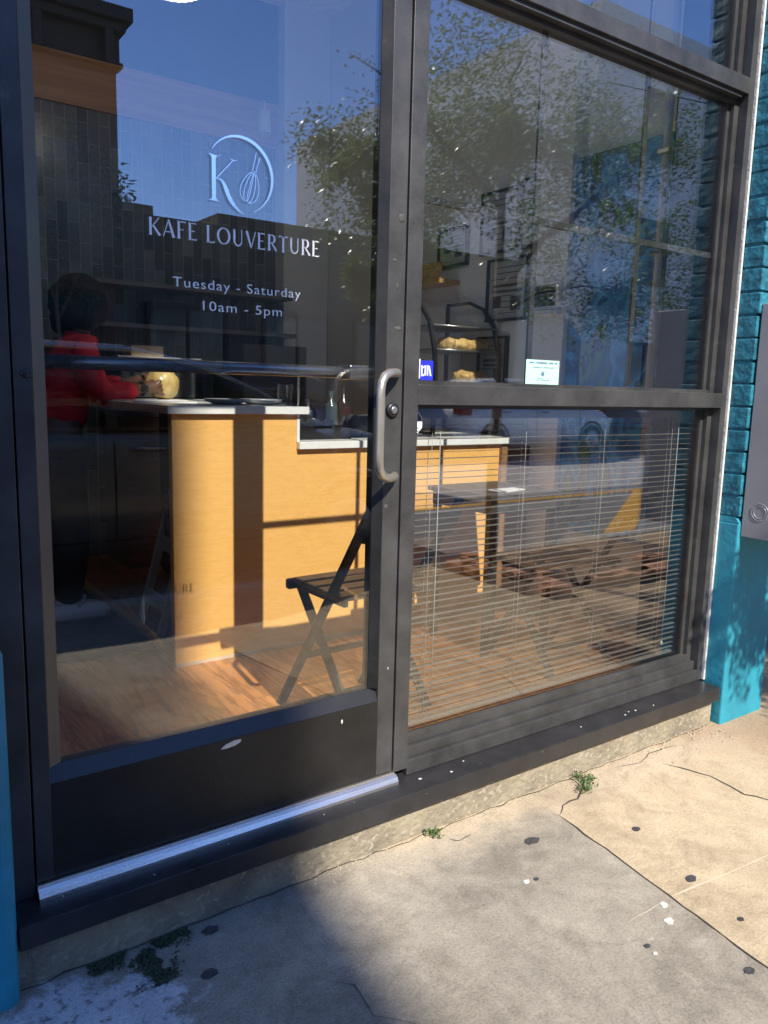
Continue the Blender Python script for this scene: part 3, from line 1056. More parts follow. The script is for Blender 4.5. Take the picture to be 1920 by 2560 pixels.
mb = MB(); mb.box(2.905, 3.0, 0.121, YB + .08, FZ - .1, 3.65)
struct(mb.build('wall_right', wallgrey))
mb = MB(); mb.box(-3.2, -3.1, 0.1, YB + .1, FZ - .1, 3.65)
struct(mb.build('wall_left', walldk))
mb = MB(); mb.box(-3.1, 0.24, 0.112, 0.16, FZ, 3.57)
struct(mb.build('wall_front', walldk))
mb = MB(); mb.box(2.622, 2.903, 0.121, 0.30, FZ, 3.57)
struct(mb.build('wall_return', navy))
mb = MB(); mb.box(2.845, 2.904, 0.985, 1.175, FZ, 3.57)
struct(mb.build('wall_pilaster', mat('pale pilaster', (0.84, 0.85, 0.82), .7, var=.04)))
mb = MB(); mb.box(2.80, 2.904, 0.301, 0.40, FZ, 3.57)
struct(mb.build('wall_brick_end', mat('painted block', (0.66, 0.64, 0.56), .8, var=.1, scale=20, bump=.5, bscale=30)))

# pipe in the window corner
t = thing('corner_pipe', 'white vertical pipe strapped in the right corner behind the window', 'pipe', (2.76, 0.42, 0.13))
mb = MB(); mb.tube([(2.76, 0.43, 0.9), (2.76, 0.43, 3.56)], 0.016, 14); mb.build('pipe', mat('pipe paint', (0.62, 0.60, 0.62), .4), t)
for zz in (1.74, 2.12):
    mb = MB(); mb.box(2.735, 2.80, 0.402, 0.455, zz, zz + .02, bev=.003); mb.build('strap', steel, t)

# mural board
mb = MB(); mb.box(2.872, 2.904, 0.47, 0.984, 0.55, 2.24, bev=.003)
single('wall_mural', mb, mural, 'tall dark blue jungle painting on the grey wall beside the window', 'painting', (2.89, 0.73, 0.55))
# thermostat tablet
t = thing('wall_tablet', 'small white framed touch screen on the pale strip of wall', 'wall tablet', (2.84, 1.08, 1.57))
mb = MB(); mb.box(2.815, 2.8445, 0.995, 1.18, 1.575, 1.705, bev=.006); mb.build('body', white, t)
mb = MB(); mb.box(2.812, 2.8148, 1.015, 1.16, 1.592, 1.688, bev=.001); mb.build('screen', mat('off screen', (0.012, 0.014, 0.018), .1), t)
mb = MB(); mb.box(2.80, 2.844, 0.990, 1.185, 1.552, 1.572, bev=.004); mb.build('ledge', white, t)

# framed papers: (y0, y1, z0, z1, content, label)
paper = mat('mount paper', (0.40, 0.42, 0.41), .6, var=.06)
ink = mat('printed ink', (0.05, 0.055, 0.06), .7, var=.3, scale=40)
framem = mat('black frame', (0.012, 0.014, 0.018), .35)
frs = [(1.73, 1.985, 1.86, 2.065, 'left frame', 'black framed picture farthest left on the grey wall'),
       (1.355, 1.635, 1.89, 2.20, 'big', 'large black framed picture above the other document, left of the window bar'),
       (1.19, 1.345, 1.89, 2.22, 'tall', 'tall black framed document touching the pale strip of wall, top row'),
       (1.27, 1.57, 1.548, 1.862, 'doc', 'black framed document in the middle of the wall under the top row'),
       (1.395, 1.62, 1.20, 1.475, 'low', 'black framed picture lowest on the wall behind the pastry case')]
for k, (y0, y1, z0, z1, kind_, lab) in enumerate(frs):
    t = thing('picture_frame', lab, 'framed picture', (2.9, (y0 + y1) / 2, z0), group='framed papers on the grey wall')
    fw = 0.014
    mb = MB()
    mb.box(2.885, 2.904, y0, y1, z0, z0 + fw); mb.box(2.885, 2.904, y0, y1, z1 - fw, z1)
    mb.box(2.8855, 2.904, y0, y0 + fw * 1.3, z0 + fw, z1 - fw); mb.box(2.8855, 2.904, y1 - fw * 1.3, y1, z0 + fw, z1 - fw)
    mb.build('frame', framem, t)
    mb = MB(); mb.box(2.893, 2.904, y0 + fw * 1.3, y1 - fw * 1.3, z0 + fw, z1 - fw); pp = mb.build('sheet', paper, t)
    R = random.Random(k)
    mb = MB()
    w = y1 - y0 - .06; h = z1 - z0 - .06
    for q in range(9):
        zz = z1 - .045 - h * q / 9
        a = y0 + .03 + R.uniform(0, .3) * w; b_ = y1 - .03 - R.uniform(0, .3) * w
        if q in (3, 4): mb.box(2.8921, 2.893, y0 + .04, y1 - .05, zz - .014, zz)
        elif q < 6 or k % 2: mb.box(2.8921, 2.893, a, b_, zz - .004, zz)
    mb.box(2.8921, 2.893, y0 + .05, y0 + .05 + w * .3, z0 + .05, z0 + .05 + h * .28)
    if k in (1, 3): mb.box(2.8921, 2.893, y1 - .05 - w * .25, y1 - .05, z0 + .07, z0 + .07 + h * .22)
    mb.build('print', ink, pp)
mb = MB(); mb.box(2.76, 2.904, 1.80, 2.25, 1.76, 1.785, bev=.002); mb.box(2.76, 2.776, 1.80, 2.25, 1.785, 1.87, bev=.002)
single('wall_shelf', mb, woodmat('amber ply', (0.42, 0.24, 0.08), (0.3, 0.15, 0.05), axis=1), 'small amber wooden box shelf on the wall above the pastry case', 'shelf', (2.85, 2.0, 1.76))

# ---------------------------------------------------------------- counter
CY = 1.177
ct = thing('service_counter', 'maple faced cafe counter with a raised left end and white quartz tops', 'counter', (1.85, CY, FZ))
mb = MB()
mb.prism([(1.036, FZ + .012), (2.672, FZ + .012), (2.672, 0.945), (1.549, 0.945), (1.549, 1.084), (1.036, 1.084)], CY, CY + 0.036, 'xz')
mb.build('front_panel', maple, ct)
mb = MB(); mb.box(1.034, 2.673, CY - .004, CY + .03, FZ, FZ + .0115)
mb.build('base_strip', mat('pale trim', (0.6, 0.5, 0.38), .5), ct)
mb = MB(); mb.box(1.012, 1.592, CY - .026, CY + .62, 1.0845, 1.1145, bev=.002)
mb.box(1.012, 1.592, CY + .621, 2.76, 1.0845, 1.1145, bev=.002)
mb.build('raised_top', quartz, ct)
mb = MB(); mb.box(1.5495, 2.732, CY - .026, 1.85, 0.9455, 0.975, bev=.002)
mb.box(1.5495, 1.562, CY - .002, 1.8, 0.9755, 1.084)
mb.build('low_top', quartz, ct)
mb = MB(); mb.box(1.57, 2.66, 1.80, 1.83, FZ, .944); mb.box(1.60, 1.63, 1.22, 1.79, FZ, .944); mb.box(1.55, 1.58, 1.9, 2.75, FZ, 1.084)
mb.build('carcass', mapledk, ct)
mb = MB()
mb.box(2.66, 2.90, CY - .02, CY + .5, FZ, 0.93)
mb.build('end_panel', mapledk, ct)
mb = MB(); mb.box(1.052, 1.086, CY + .04, 2.75, FZ, FZ + .035, bev=.008)
single('floor_batten', mb, maple, 'pale wooden batten on the floor running back beside the dark mat', 'batten', (1.07, 2.0, FZ))
mb = MB(); mb.box(0.20, 1.05, 1.42, 3.1, FZ + .001, FZ + .012, bev=.003)
single('floor_mat', mb, mat('dark mat', (0.012, 0.016, 0.022), .9, bump=.4), 'dark rubber mat behind the glass door', 'mat', (0.6, 2.1, FZ))

# step ladder stored under the raised counter
t = thing('step_ladder', 'folded pale blue step ladder leaning inside the open counter end', 'ladder', (1.12, 1.62, FZ))
blue = mat('pale blue metal', (0.74, 0.86, 0.92), .4, .0, .1)
for k, ((ax, ay), (bx, by)) in enumerate((((1.085, 1.735), (1.31, 1.70)), ((1.095, 1.515), (1.32, 1.48)))):
    mb = MB(); mb.bar((ax, ay, FZ + .002), (bx, by, 1.02), 0.022, 0.034, up=(1, 0, 0), bev=.003); mb.build('rail', blue, t)
for q in (0.16, 0.42, 0.68):
    z_ = FZ + .9 * q
    x_ = 1.088 + .225 * q
    mb = MB(); mb.box(x_ - .01, x_ + .012, 1.51 - .03 * q, 1.73 - .03 * q, z_ - .03, z_ + .03, bev=.003); mb.build('step', blue, t)
mb = MB(); mb.box(1.19, 1.20, 1.53, 1.70, 0.42, 0.72); mb.build('sticker', mat('worn label', (0.25, 0.25, 0.24), .7, var=.9, scale=30), t)

# dishes on the raised top
dish = mat('grey dish', (0.33, 0.36, 0.40), .3)
for k, (x, y, lab) in enumerate(((1.33, 1.36, 'left shallow dish on the raised counter end'), (1.50, 1.40, 'right shallow dish on the raised counter end'))):
    mb = MB(); mb.lathe([(.045, 0), (.055, .002), (.088, .016), (.092, .022), (.088, .022), (.052, .006), (0, .005)], (x, y, 1.115), 28)
    single('dish', mb, dish, lab, 'dish', (x, y, 1.115), 'dishes on the counter')
mb = MB(); mb.box(1.02, 1.34, 1.80, 2.02, 1.1155, 1.118, rot=Matrix.Rotation(.3, 3, 'Z')); mb.box(1.05, 1.28, 1.5, 1.7, 1.1155, 1.119, rot=Matrix.Rotation(-.2, 3, 'Z'))
single('paper_sheets', mb, white, 'white paper sheets lying on the raised counter', 'paper', (1.18, 1.8, 1.115))
mb = MB(); mb.lathe([(.028, 0), (.03, .06), (.031, .085), (.029, .085), (.026, .004), (0, .004)], (1.585 - .05, 1.25, 1.115), 20)
single('water_glass', mb, caseglass, 'clear tumbler at the right end of the raised counter', 'glass', (1.535, 1.25, 1.115))
# bag of dough and cardboard box
mb = MB(); mb.ell((1.30, 1.99, 1.19), (.075, .07, .075), 26, 16, .12, 3); mb.ell((1.32, 2.0, 1.262), (.02, .02, .018), 10, 6, .3, 1)
single('dough_bag', mb, mat('golden bag', (0.50, 0.34, 0.10), .22, var=.25, scale=25, bump=.35, bscale=22, col2=(0.62, 0.48, 0.2)), 'round golden bag of dough held on the raised counter', 'bag', (1.3, 1.99, 1.115))
t = thing('coffee_machine', 'black coffee machine at the back of the counter under a cardboard box', 'coffee machine', (1.45, 2.4, 1.115))
mb = MB(); mb.box(1.20, 1.58, 2.28, 2.66, 1.122, 1.30, bev=.012); mb.build('body', mattdk, t)
mb = MB(); mb.box(1.18, 1.60, 2.25, 2.68, 1.3005, 1.318, bev=.004); mb.build('top_tray', steel, t)
mb = MB(); mb.tube([(1.25, 2.27, 1.26), (1.25, 2.20, 1.25), (1.25, 2.13, 1.25)], .012, 10); mb.build('portafilter', blackp, t)
mb = MB(); mb.box(1.26, 1.42, 2.30, 2.44, 1.319, 1.372, bev=.002)
single('cardboard_box', mb, mat('cardboard', (0.34, 0.25, 0.15), .8), 'small cardboard box on top of the coffee machine', 'box', (1.34, 2.37, 1.32))
mb = MB(); mb.box(1.09, 1.17, 2.42, 2.5, 1.115, 1.36, bev=.006)
single('tea_tin', mb, blackp, 'black square tin beside the coffee machine', 'tin', (1.13, 2.46, 1.115))

# low counter: trays, bottles, tools
t = thing('pastry_tray', 'dark tray with wrapped pastries on the low counter behind the raised end', 'tray', (1.70, 1.45, .975))
mb = MB(); mb.box(1.585, 1.86, 1.26, 1.62, .9755, .9785); mb.box(1.585, 1.86, 1.26, 1.268, .979, 1.03); mb.box(1.852, 1.86, 1.268, 1.62, .979, 1.03); mb.build('tray', blackm, t)
mb = MB()
R = random.Random(4)
for q in range(5): mb.ell((1.64 + .04 * q, 1.36 + .03 * (q % 2), 1.03), (.03, .035, .025), 12, 8, .5, q)
mb.build('wrapped_bun', mat('cellophane', (.5, .5, .45), .12, var=.3, scale=40), t)
mb = MB(); mb.tube([(1.95, 1.38, 1.02), (2.15, 1.42, 1.03)], [.05, .055], 18); mb.tube([(1.94, 1.378, 1.02), (1.955, 1.381, 1.02)], [.056, .056], 18)
single('paper_roll', mb, mat('roll', (.07, .075, .085), .5), 'dark roll lying on the low counter', 'roll', (2.05, 1.4, .98))
for (x, y, h, r, m_, lab) in ((1.98, 1.62, .20, .032, mat('smoky bottle', (.05, .07, .075), .2), 'smoky dark bottle standing left of the pastry case'),
                              (1.90, 1.70, .16, .045, blackp, 'squat black jar behind the wrapped pastries'),
                              (2.10, 1.70, .22, .03, mat('brown bottle', (.03, .022, .02), .2), 'very dark brown bottle behind the dark roll')):
    mb = MB(); mb.lathe([(r, 0), (r, h * .6), (r * .9, h * .68), (r * .35, h * .78), (r * .35, h), (0, h)], (x, y, .975), 20)
    single('bottle', mb, m_, lab, 'bottle', (x, y, .975), 'bottles on the low counter')
mb = MB(); mb.tube([(1.86, 1.72, .98), (1.86, 1.72, 1.24), (1.87, 1.70, 1.275), (1.90, 1.66, 1.288), (1.94, 1.62, 1.275), (1.95, 1.61, 1.24)], .006, 10)
single('tap', mb, steel, 'thin curved steel tap behind the low counter', 'tap', (1.86, 1.72, .975))
t = thing('card_terminal', 'black card terminal with two lit dots on the low counter', 'card terminal', (2.22, 1.5, .975))
mb = MB(); mb.box(2.18, 2.27, 1.44, 1.56, .976, 1.09, rot=Matrix.Rotation(-.3, 3, 'X'), bev=.006); mb.build('body', blackp, t)

# pastry case on the low counter
t = thing('pastry_case', 'glass pastry case with curved dark side and two shelves of golden pastries', 'display case', (2.68, 1.6, .975))
sx0, sx1 = 2.44, 2.86
prof = [(1.42, .98), (1.41, 1.20), (1.425, 1.38), (1.47, 1.52), (1.55, 1.61), (1.66, 1.65), (1.84, 1.65), (1.84, .98)]
for xx in (sx0, sx1):
    mb = MB()
    for a, b_ in zip(prof, prof[1:] + prof[:1]): mb.bar((xx, a[0], a[1]), (xx, b_[0], b_[1]), .016, .018, up=(1, 0, 0))
    mb.build('side_frame', blackm, t)
mb = MB()
vs = []
for (y, z) in prof[:6]: vs += [(sx0 + .01, y + .003, z), (sx1 - .01, y + .003, z)]
mb.add(vs, [(2 * i, 2 * i + 1, 2 * i + 3, 2 * i + 2) for i in range(5)], True)
mb.build('curved_glass', caseglass, t, recalc=False)
for zz in (1.225, 1.385, 1.50):
    mb = MB(); mb.box(sx0 + .01, sx1 - .01, 1.44, 1.83, zz, zz + .006); mb.tube([(sx0, 1.435, zz + .003), (sx1, 1.435, zz + .003)], .004, 8); mb.build('shelf', steel, t)
past = mat('pastry', (0.62, 0.36, 0.10), .55, var=.3, scale=30, bump=.6, bscale=60, col2=(0.78, 0.55, 0.22))
for (x0, x1, zz, lab) in ((2.55, 2.83, 1.391, 'heap of golden pastries on the upper case shelf'), (2.66, 2.85, 1.231, 'golden pastry roll on the lower case shelf')):
    mb = MB(); R = random.Random(int(zz * 1000))
    n = 6 if zz > 1.3 else 3
    for i in range(n):
        x = x0 + .035 + (x1 - x0 - .07) * i / (n - 1)
        mb.ell((x, 1.52 + R.uniform(-.01, .01), zz + .03), (.042, .06, .030 + .006 * R.random()), 16, 10, .35, i)
    single('pastry', mb, past, lab, 'pastry', ((x0 + x1) / 2, 1.52, zz), 'pastries in the case')

for k, (x, y, n, lab) in enumerate(((2.30, 1.62, 9, 'tall stack of paper cups left of the pastry case'), (2.38, 1.50, 5, 'short stack of paper cups beside the pastry case'))):
    mb = MB()
    for q in range(n): mb.lathe([(.030, q * .014), (.040, q * .014 + .085), (.042, q * .014 + .087), (.039, q * .014 + .087), (.029, q * .014 + .004)], (x, y, .9755), 18)
    single('cup_stack', mb, mat('paper cup', (.6, .58, .54), .6), lab, 'cups', (x, y, .975), 'paper cups')
# back wall shelves and kitchenette, dimly seen
t = thing('back_shelf', 'long pale wall shelf over a dark appliance on the tiled wall', 'shelf', (2.1, YB - .15, 1.5))
mb = MB(); mb.box(1.2, 2.56, YB - .25, YB - .001, 1.74, 1.765); mb.build('board', mat('shelf board', (.17, .16, .15), .6), t)
mb = MB(); mb.box(1.2, 2.56, YB - .3, YB - .001, 1.50, 1.525); mb.build('board', MATS['shelf board'], t)
mb = MB(); mb.box(1.62, 1.92, YB - .28, YB - .03, 1.526, 1.67, bev=.006)
single('microwave', mb, mattdk, 'dark microwave on the lower wall shelf', 'microwave', (1.77, YB - .15, 1.526))
t = thing('back_cabinet', 'dim brown cabinet unit against the tiled back wall', 'cabinet', (1.9, YB - .3, FZ))
mb = MB(); mb.box(1.4, 2.56, YB - .45, YB - .001, FZ, 1.0, bev=.004); mb.build('carcass', mapledk, t)
mb = MB(); mb.box(1.38, 2.56, YB - .47, YB - .001, 1.0005, 1.035, bev=.004); mb.build('worktop', steel, t)
mb = MB(); mb.box(2.12, 2.56, YB - .44, YB - .002, 1.036, 1.44, bev=.01)
single('oven', mb, mat('oven grey', (.10, .095, .09), .4), 'grey oven standing on the back cabinet', 'oven', (2.3, YB - .25, 1.036))

t = thing('spot_lamp', 'small unlit white spot lamp hanging below the boarding inside', 'lamp', (2.38, 3.1, 2.74))
mb = MB(); mb.tube([(2.38, 3.27, 2.92), (2.38, 3.1, 2.92), (2.38, 3.1, 2.86)], .007, 8); mb.build('rod', white, t)
mb = MB(); mb.lathe([(.02, .13), (.035, .12), (.04, .0), (.034, .0), (.03, .1), (0, .1)], (2.38, 3.1, 2.74), 18); mb.build('shade', white, t)
# lit glass pendant seen at the very top of the door glass
t = thing('pendant_lamp', 'glowing ribbed glass pendant lamp at the top of the door glass', 'lamp', (1.31, 1.8, 2.765))
gm, nt, b = nodes_of('glowing glass')
b.inputs['Base Color'].default_value = (.8, .82, .85, 1); b.inputs['Emission Color'].default_value = (1, .93, .84, 1); b.inputs['Emission Strength'].default_value = 3.3
mb = MB()
for (r_0, r_1, h) in ((.17, .17, .14),):
    n = 48; prof = [(0, 0), (.06, .004), (.11, .022), (.15, .058), (.17, .11), (.172, .16)]
    vs = []; fs = []
    for (r, hh) in prof:
        for k in range(n):
            q = r * (1 + .03 * cos(24 * 2 * pi * k / n)); a = 2 * pi * k / n
            vs.append((1.31 + q * cos(a), 1.8 + q * sin(a), 2.765 + hh))
    for i in range(len(prof) - 1):
        for k in range(n): fs.append((i * n + k, i * n + (k + 1) % n, (i + 1) * n + (k + 1) % n, (i + 1) * n + k))
    mb.add(vs, fs, True)
mb.build('shade', gm, t, recalc=False)
mb = MB(); mb.lathe([(.18, .16), (.186, .17), (.186, .185), (0, .20)], (1.31, 1.8, 2.765), 40); mb.build('cap', steel, t)
mb = MB(); mb.tube([(1.31, 1.8, 2.96), (1.31, 1.8, 3.57)], .006, 8); mb.build('rod', blackm, t)
# ---------------------------------------------------------------- folding chair and table by the window
seatm = woodmat('worn seat slat', (0.20, 0.115, 0.06), (0.09, 0.05, 0.03), axis=0, scale=4)
cham = mat('chair frame', (0.06, 0.055, 0.05), .45, .3, .2)


def folding_chair(lab, loc, rotz, group):
    """local: width along +x (0..0.335), front towards +y, floor z=0"""
    t = thing('folding_chair', lab, 'chair', loc, rotz, group, world=False)
    w = .335
    for x in (0, w):
        mb = MB(); mb.bar((x, .29, 0), (x + .06 * (1 if x == 0 else 1), -.135, .73), .012, .036, up=(1, 0, 0), bev=.003); mb.build('leg', cham, t)
        xx = x + (.014 if x == 0 else -.014)
        mb = MB(); mb.bar((xx + .03, .255, .43), (xx + .07, -.02, .0), .012, .032, up=(1, 0, 0), bev=.003); mb.build('leg', cham, t)
    mb = MB()
    for q in range(4):
        y0 = .235 - q * .072
        mb.box(.01, w + .05, y0 - .062, y0, .43 - q * .002, .447 - q * .002, bev=.004)
    mb.build('seat', seatm, t)
    mb = MB(); mb.box(-.005, w + .055, .235, .262, .405, .44, bev=.008); mb.box(.02, .035, -.05, .235, .41, .428); mb.box(w, w + .015, -.05, .235, .41, .428); mb.build('seat_rail', cham, t)
    mb = MB(); mb.bar((.048, -.118, .655), (w + .065, -.118, .655), .10, .012, up=(0, 1, .55), bev=.004)
    mb.build('backrest', cham, t)
    mb = MB(); mb.bar((.015, .175, .195), (w + .01, .175, .195), .022, .01, up=(0, 1, .5)); mb.build('stretcher', cham, t)
    mb = MB(); mb.bar((.08, .04, .1), (w + .05, .04, .1), .022, .01, up=(0, 1, .5)); mb.build('stretcher', cham, t)
    return t


folding_chair('dark folding slat chair nearest the door, its crossed legs seen through the door glass', (1.225, .385, FZ), radians(1.5), 'folding chairs inside the window')
c2 = folding_chair('second folding chair farther right behind the blind slats', (2.10, .36, FZ), radians(-4), 'folding chairs inside the window')
t = thing('bistro_table', 'small dark square table behind the farther folding chair', 'table', (2.30, .82, FZ), 0, world=False)
mb = MB(); mb.box(-.2, .2, -.2, .2, .640, .660, bev=.004); mb.build('tabletop', cham, t)
mb = MB(); mb.box(-.17, .17, -.18, -.165, .585, .6395); mb.box(-.17, .17, .165, .18, .585, .6395); mb.box(-.185, -.17, -.18, .18, .585, .6395); mb.box(.17, .185, -.18, .18, .585, .6395); mb.build('apron', cham, t)
for (lx, ly) in ((-.17, -.165), (.17, -.165), (.17, .165), (-.17, .165)):
    mb = MB(); mb.box(lx - .014, lx + .014, ly - .014, ly + .014, .001, .584, bev=.003); mb.build('leg', cham, t)
mb = MB(); mb.box(2.22, 2.37, .70, .78, FZ + .661, FZ + .665, rot=Matrix.Rotation(.2, 3, 'Z'))
single('menu_card', mb, white, 'small pale card lying on the bistro table', 'card', (2.30, .74, FZ + .661))

# ---------------------------------------------------------------- blind in the lower window
t = thing('window_blind', 'lowered slatted blind with open slats behind the lower window pane', 'blind', (1.9, .09, 1.12))
slatm = mat('blind slat', (0.15, 0.135, 0.115), .5, var=.1)
mb = MB(); mb.box(1.262, 2.545, .078, .104, 1.117, 1.142, bev=.003); mb.build('head_rail', mat('head rail', (.08, .08, .09), .5), t)
mb = MB()
z = 1.098; k = 0
while z > 0.252:
    w = .0078
    sag = .0012 * sin(k * 1.7); tw = .10 * sin(k * 2.3)
    prof = [(-w, -.0002), (-w * .5, .0010), (0, .0014), (w * .5, .0010), (w, -.0002)]
    vs = []
    for x in (1.266, 1.55, 1.9, 2.25, 2.555):
        dz = -0.0012 * sin((x - 1.266) / 1.275 * pi * 3) + sag
        for (a, b_) in prof: vs.append((x, .091 + a, z + b_ + dz - a * (.06 + tw)))
    fs = []
    for i in range(4):
        for j in range(4): fs.append((i * 5 + j, i * 5 + j + 1, (i + 1) * 5 + j + 1, (i + 1) * 5 + j))
    mb.add(vs, fs, True)
    z -= .0185; k += 1
mb.build('slats', slatm, t, recalc=False)
mb = MB(); mb.box(1.264, 2.543, .082, .100, z - .002, z + .008, bev=.002); mb.build('bottom_bar', slatm, t)
cordm = mat('cord', (.45, .45, .42), .7)
for x in (1.36, 1.72, 2.08, 2.44):
    mb = MB(); mb.tube([(x, .083, 1.12), (x, .083, z)], .0007, 5); mb.tube([(x, .0995, 1.12), (x, .0995, z)], .0007, 5); mb.build('ladder_cord', cordm, t)
mb = MB(); mb.tube([(1.385, .079, 1.12), (1.383, .078, .34)], .0014, 6); mb.build('pull_cord', cordm, t)
mb = MB(); mb.tube([(2.47, .079, 1.12), (2.468, .078, .30)], .0011, 6); mb.ell((2.468, .078, .295), (.005, .005, .009), 10, 6); mb.build('pull_cord', cordm, t)

# ---------------------------------------------------------------- notices stuck to the glass (inside face)
t = thing('notice', 'pale green printed notice taped to the window glass above the mid rail', 'notice', (1.71, .06, 1.21))
mb = MB(); mb.box(1.668, 1.806, .0475, .0485, 1.212, 1.287); pp = mb.build('sheet', mat('pale green paper', (.42, .66, .56), .6, var=.03), t)
inkb = mat('ink blue', (.06, .14, .22), .6)
mb = MB()
R = random.Random(8)


def textline(mb, x0, x1, z, h, R, y0=.0468, y1=.0474):
    x = x0
    while x < x1:
        w = R.uniform(.0012, .005)
        if R.random() < .82: mb.box(x, min(x + w, x1), y0, y1, z, z + h)
        x += w + R.uniform(.0006, .002)


textline(mb, 1.680, 1.796, 1.2765, .0042, R); textline(mb, 1.695, 1.785, 1.2645, .002, R)
for zz in (1.232, 1.2275): textline(mb, 1.715, 1.765, zz, .0018, R)
textline(mb, 1.718, 1.758, 1.219, .001, R)
mb.build('printing', inkb, pp)
mb = MB()
for p in arc(1.738, 1.2475, .006, .006, 20, 340, .0016, .0022, 20): mb.prism(p, .0468, .0474, 'xz')
mb.prism([(1.733, 1.247), (1.738, 1.2515), (1.743, 1.247), (1.7425, 1.2445), (1.7335, 1.2445)], .0468, .0474, 'xz')
mb.build('emblem', inkb, pp)
t = thing('door_sticker', 'blue and white square sticker on the glass beside the door handle', 'sticker', (1.29, .05, 1.22))
mb = MB(); mb.box(1.243, 1.283, .0478, .0486, 1.222, 1.272); mb.build('white_half', mat('sticker white', (.8, .82, .85), .5, var=.02), t)
mb = MB(); mb.box(1.2835, 1.326, .0476, .0486, 1.218, 1.268); bl_ = mb.build('blue_half', mat('sticker blue', (.02, .03, .62), .4, var=.03), t)
mb = MB()
for p in ([(1.286, 1.228), (1.290, 1.228), (1.290, 1.256), (1.286, 1.256)], [(1.290, 1.252), (1.299, 1.256), (1.299, 1.251), (1.290, 1.248)], [(1.290, 1.228), (1.300, 1.230), (1.300, 1.234), (1.290, 1.233)], [(1.297, 1.230), (1.302, 1.230), (1.302, 1.256), (1.297, 1.256)],
          [(1.305, 1.230), (1.309, 1.230), (1.309, 1.256), (1.305, 1.256)], [(1.309, 1.256), (1.314, 1.254), (1.320, 1.229), (1.315, 1.229), (1.312, 1.245), (1.309, 1.247)]):
    mb.prism(p, .0465, .0475, 'xz')
mb.build('emblem', vinyl, bl_)
mb = MB()
for zz in (1.258, 1.2535, 1.236): textline(mb, 1.248, 1.276, zz, .0016, R, .0470, .0477)
mb.build('printing', inkb, [c for c in t.children][0])
t = thing('octagon_sticker', 'eight sided white and blue sticker on the lower window glass by the mullion', 'sticker', (1.27, .05, 1.1))
cx0, cz0, rr = 1.262, 1.108, .036
oct_ = [(cx0 + rr * cos(radians(22.5 + 45 * i)), cz0 + rr * sin(radians(22.5 + 45 * i))) for i in range(8)]
mb = MB(); mb.prism(oct_, .0479, .0486, 'xz'); mb.build('disc', MATS['sticker white'], t)
mb = MB(); mb.prism([(max(1.243, x), max(z_, 1.112)) for (x, z_) in [(cx0 + .9 * (a - cx0), cz0 + .9 * (b_ - cz0)) for (a, b_) in oct_]], .0472, .0478, 'xz')
mb.build('colour_field', mat('slate blue', (.06, .10, .2), .5), t)
mb = MB()
for zz in (1.100, 1.092, 1.084): textline(mb, 1.247, 1.285, zz, .003, R, .0472, .0478)
mb.build('printing', MATS['slate blue'], t)

# ---------------------------------------------------------------- junction box on the column
t = thing('junction_box', 'grey metal electrical box fixed to the brick column', 'electrical box', (2.78, -.086, .706))
boxm = mat('grey enamel', (0.27, 0.265, 0.275), .42, .1, .08, 6)
mb = MB(); mb.box(2.64, 2.90, -.232, -.088, .706, 1.51, bev=.003); bx = mb.build('body', boxm, t)
mb = MB()
for r0 in (.030, .022):
    mb.tube([(2.6395, -.151 + r0 * cos(2 * pi * i / 32), .80 + r0 * sin(2 * pi * i / 32)) for i in range(33)], .0012, 6, cap=False)
mb.build('knockout', mat('knockout rim', (.36, .36, .37), .35, .3), bx)
mb = MB(); mb.box(2.644, 2.896, -.240, -.2325, .70, 1.515, bev=.003); mb.build('cover', boxm, t)

# ================================================================ PERSON
skin = mat('skin', (0.13, 0.065, 0.04), .45, var=.08)
redk = mat('red knit', (0.75, 0.014, 0.035), .8, var=.25, scale=12, bump=.6, bscale=120, stretch=(1, 1, 4))
denim = mat('dark trousers', (0.012, 0.014, 0.02), .8)
hairm = mat('black hair', (0.006, 0.006, 0.007), .9, bump=1.0, bscale=70)


def skin_mesh(name, verts, edges, radii, m, parent, root=0, sub=2):
    o0 = Vector(ORI.get(parent.name, (0, 0, 0)))
    me = bpy.data.meshes.new(name)
    me.from_pydata([tuple(Vector(v) - o0) for v in verts], edges, [])
    o = bpy.data.objects.new(name, me); C.objects.link(o); o.parent = parent
    ORI[o.name] = tuple(o0)
    sk = o.modifiers.new('skin', 'SKIN')
    sk.use_smooth_shade = True
    lay = me.skin_vertices[0] if len(me.skin_vertices) else None
    if lay is None:
        bm = bmesh.new(); bm.from_mesh(me); bm.verts.layers.skin.verify(); bm.to_mesh(me); bm.free()
        lay = me.skin_vertices[0]
    for i, r in enumerate(radii):
        rr = r if isinstance(r, tuple) else (r, r)
        lay.data[i].radius = rr
        lay.data[i].use_root = (i == root)
    ss = o.modifiers.new('sub', 'SUBSURF'); ss.levels = sub; ss.render_levels = sub
    me.materials.append(m)
    return o


P0 = thing('person', 'person in red sweater with thick black hair, leaning at the counter over a golden bag', 'person', (0.86, 2.08, FZ))
V = {}
vl = []; rl = []; el = []


def pv(name, co, r, link=None):
    V[name] = len(vl); vl.append(co); rl.append(r)
    if link: el.append((V[link], V[name]))


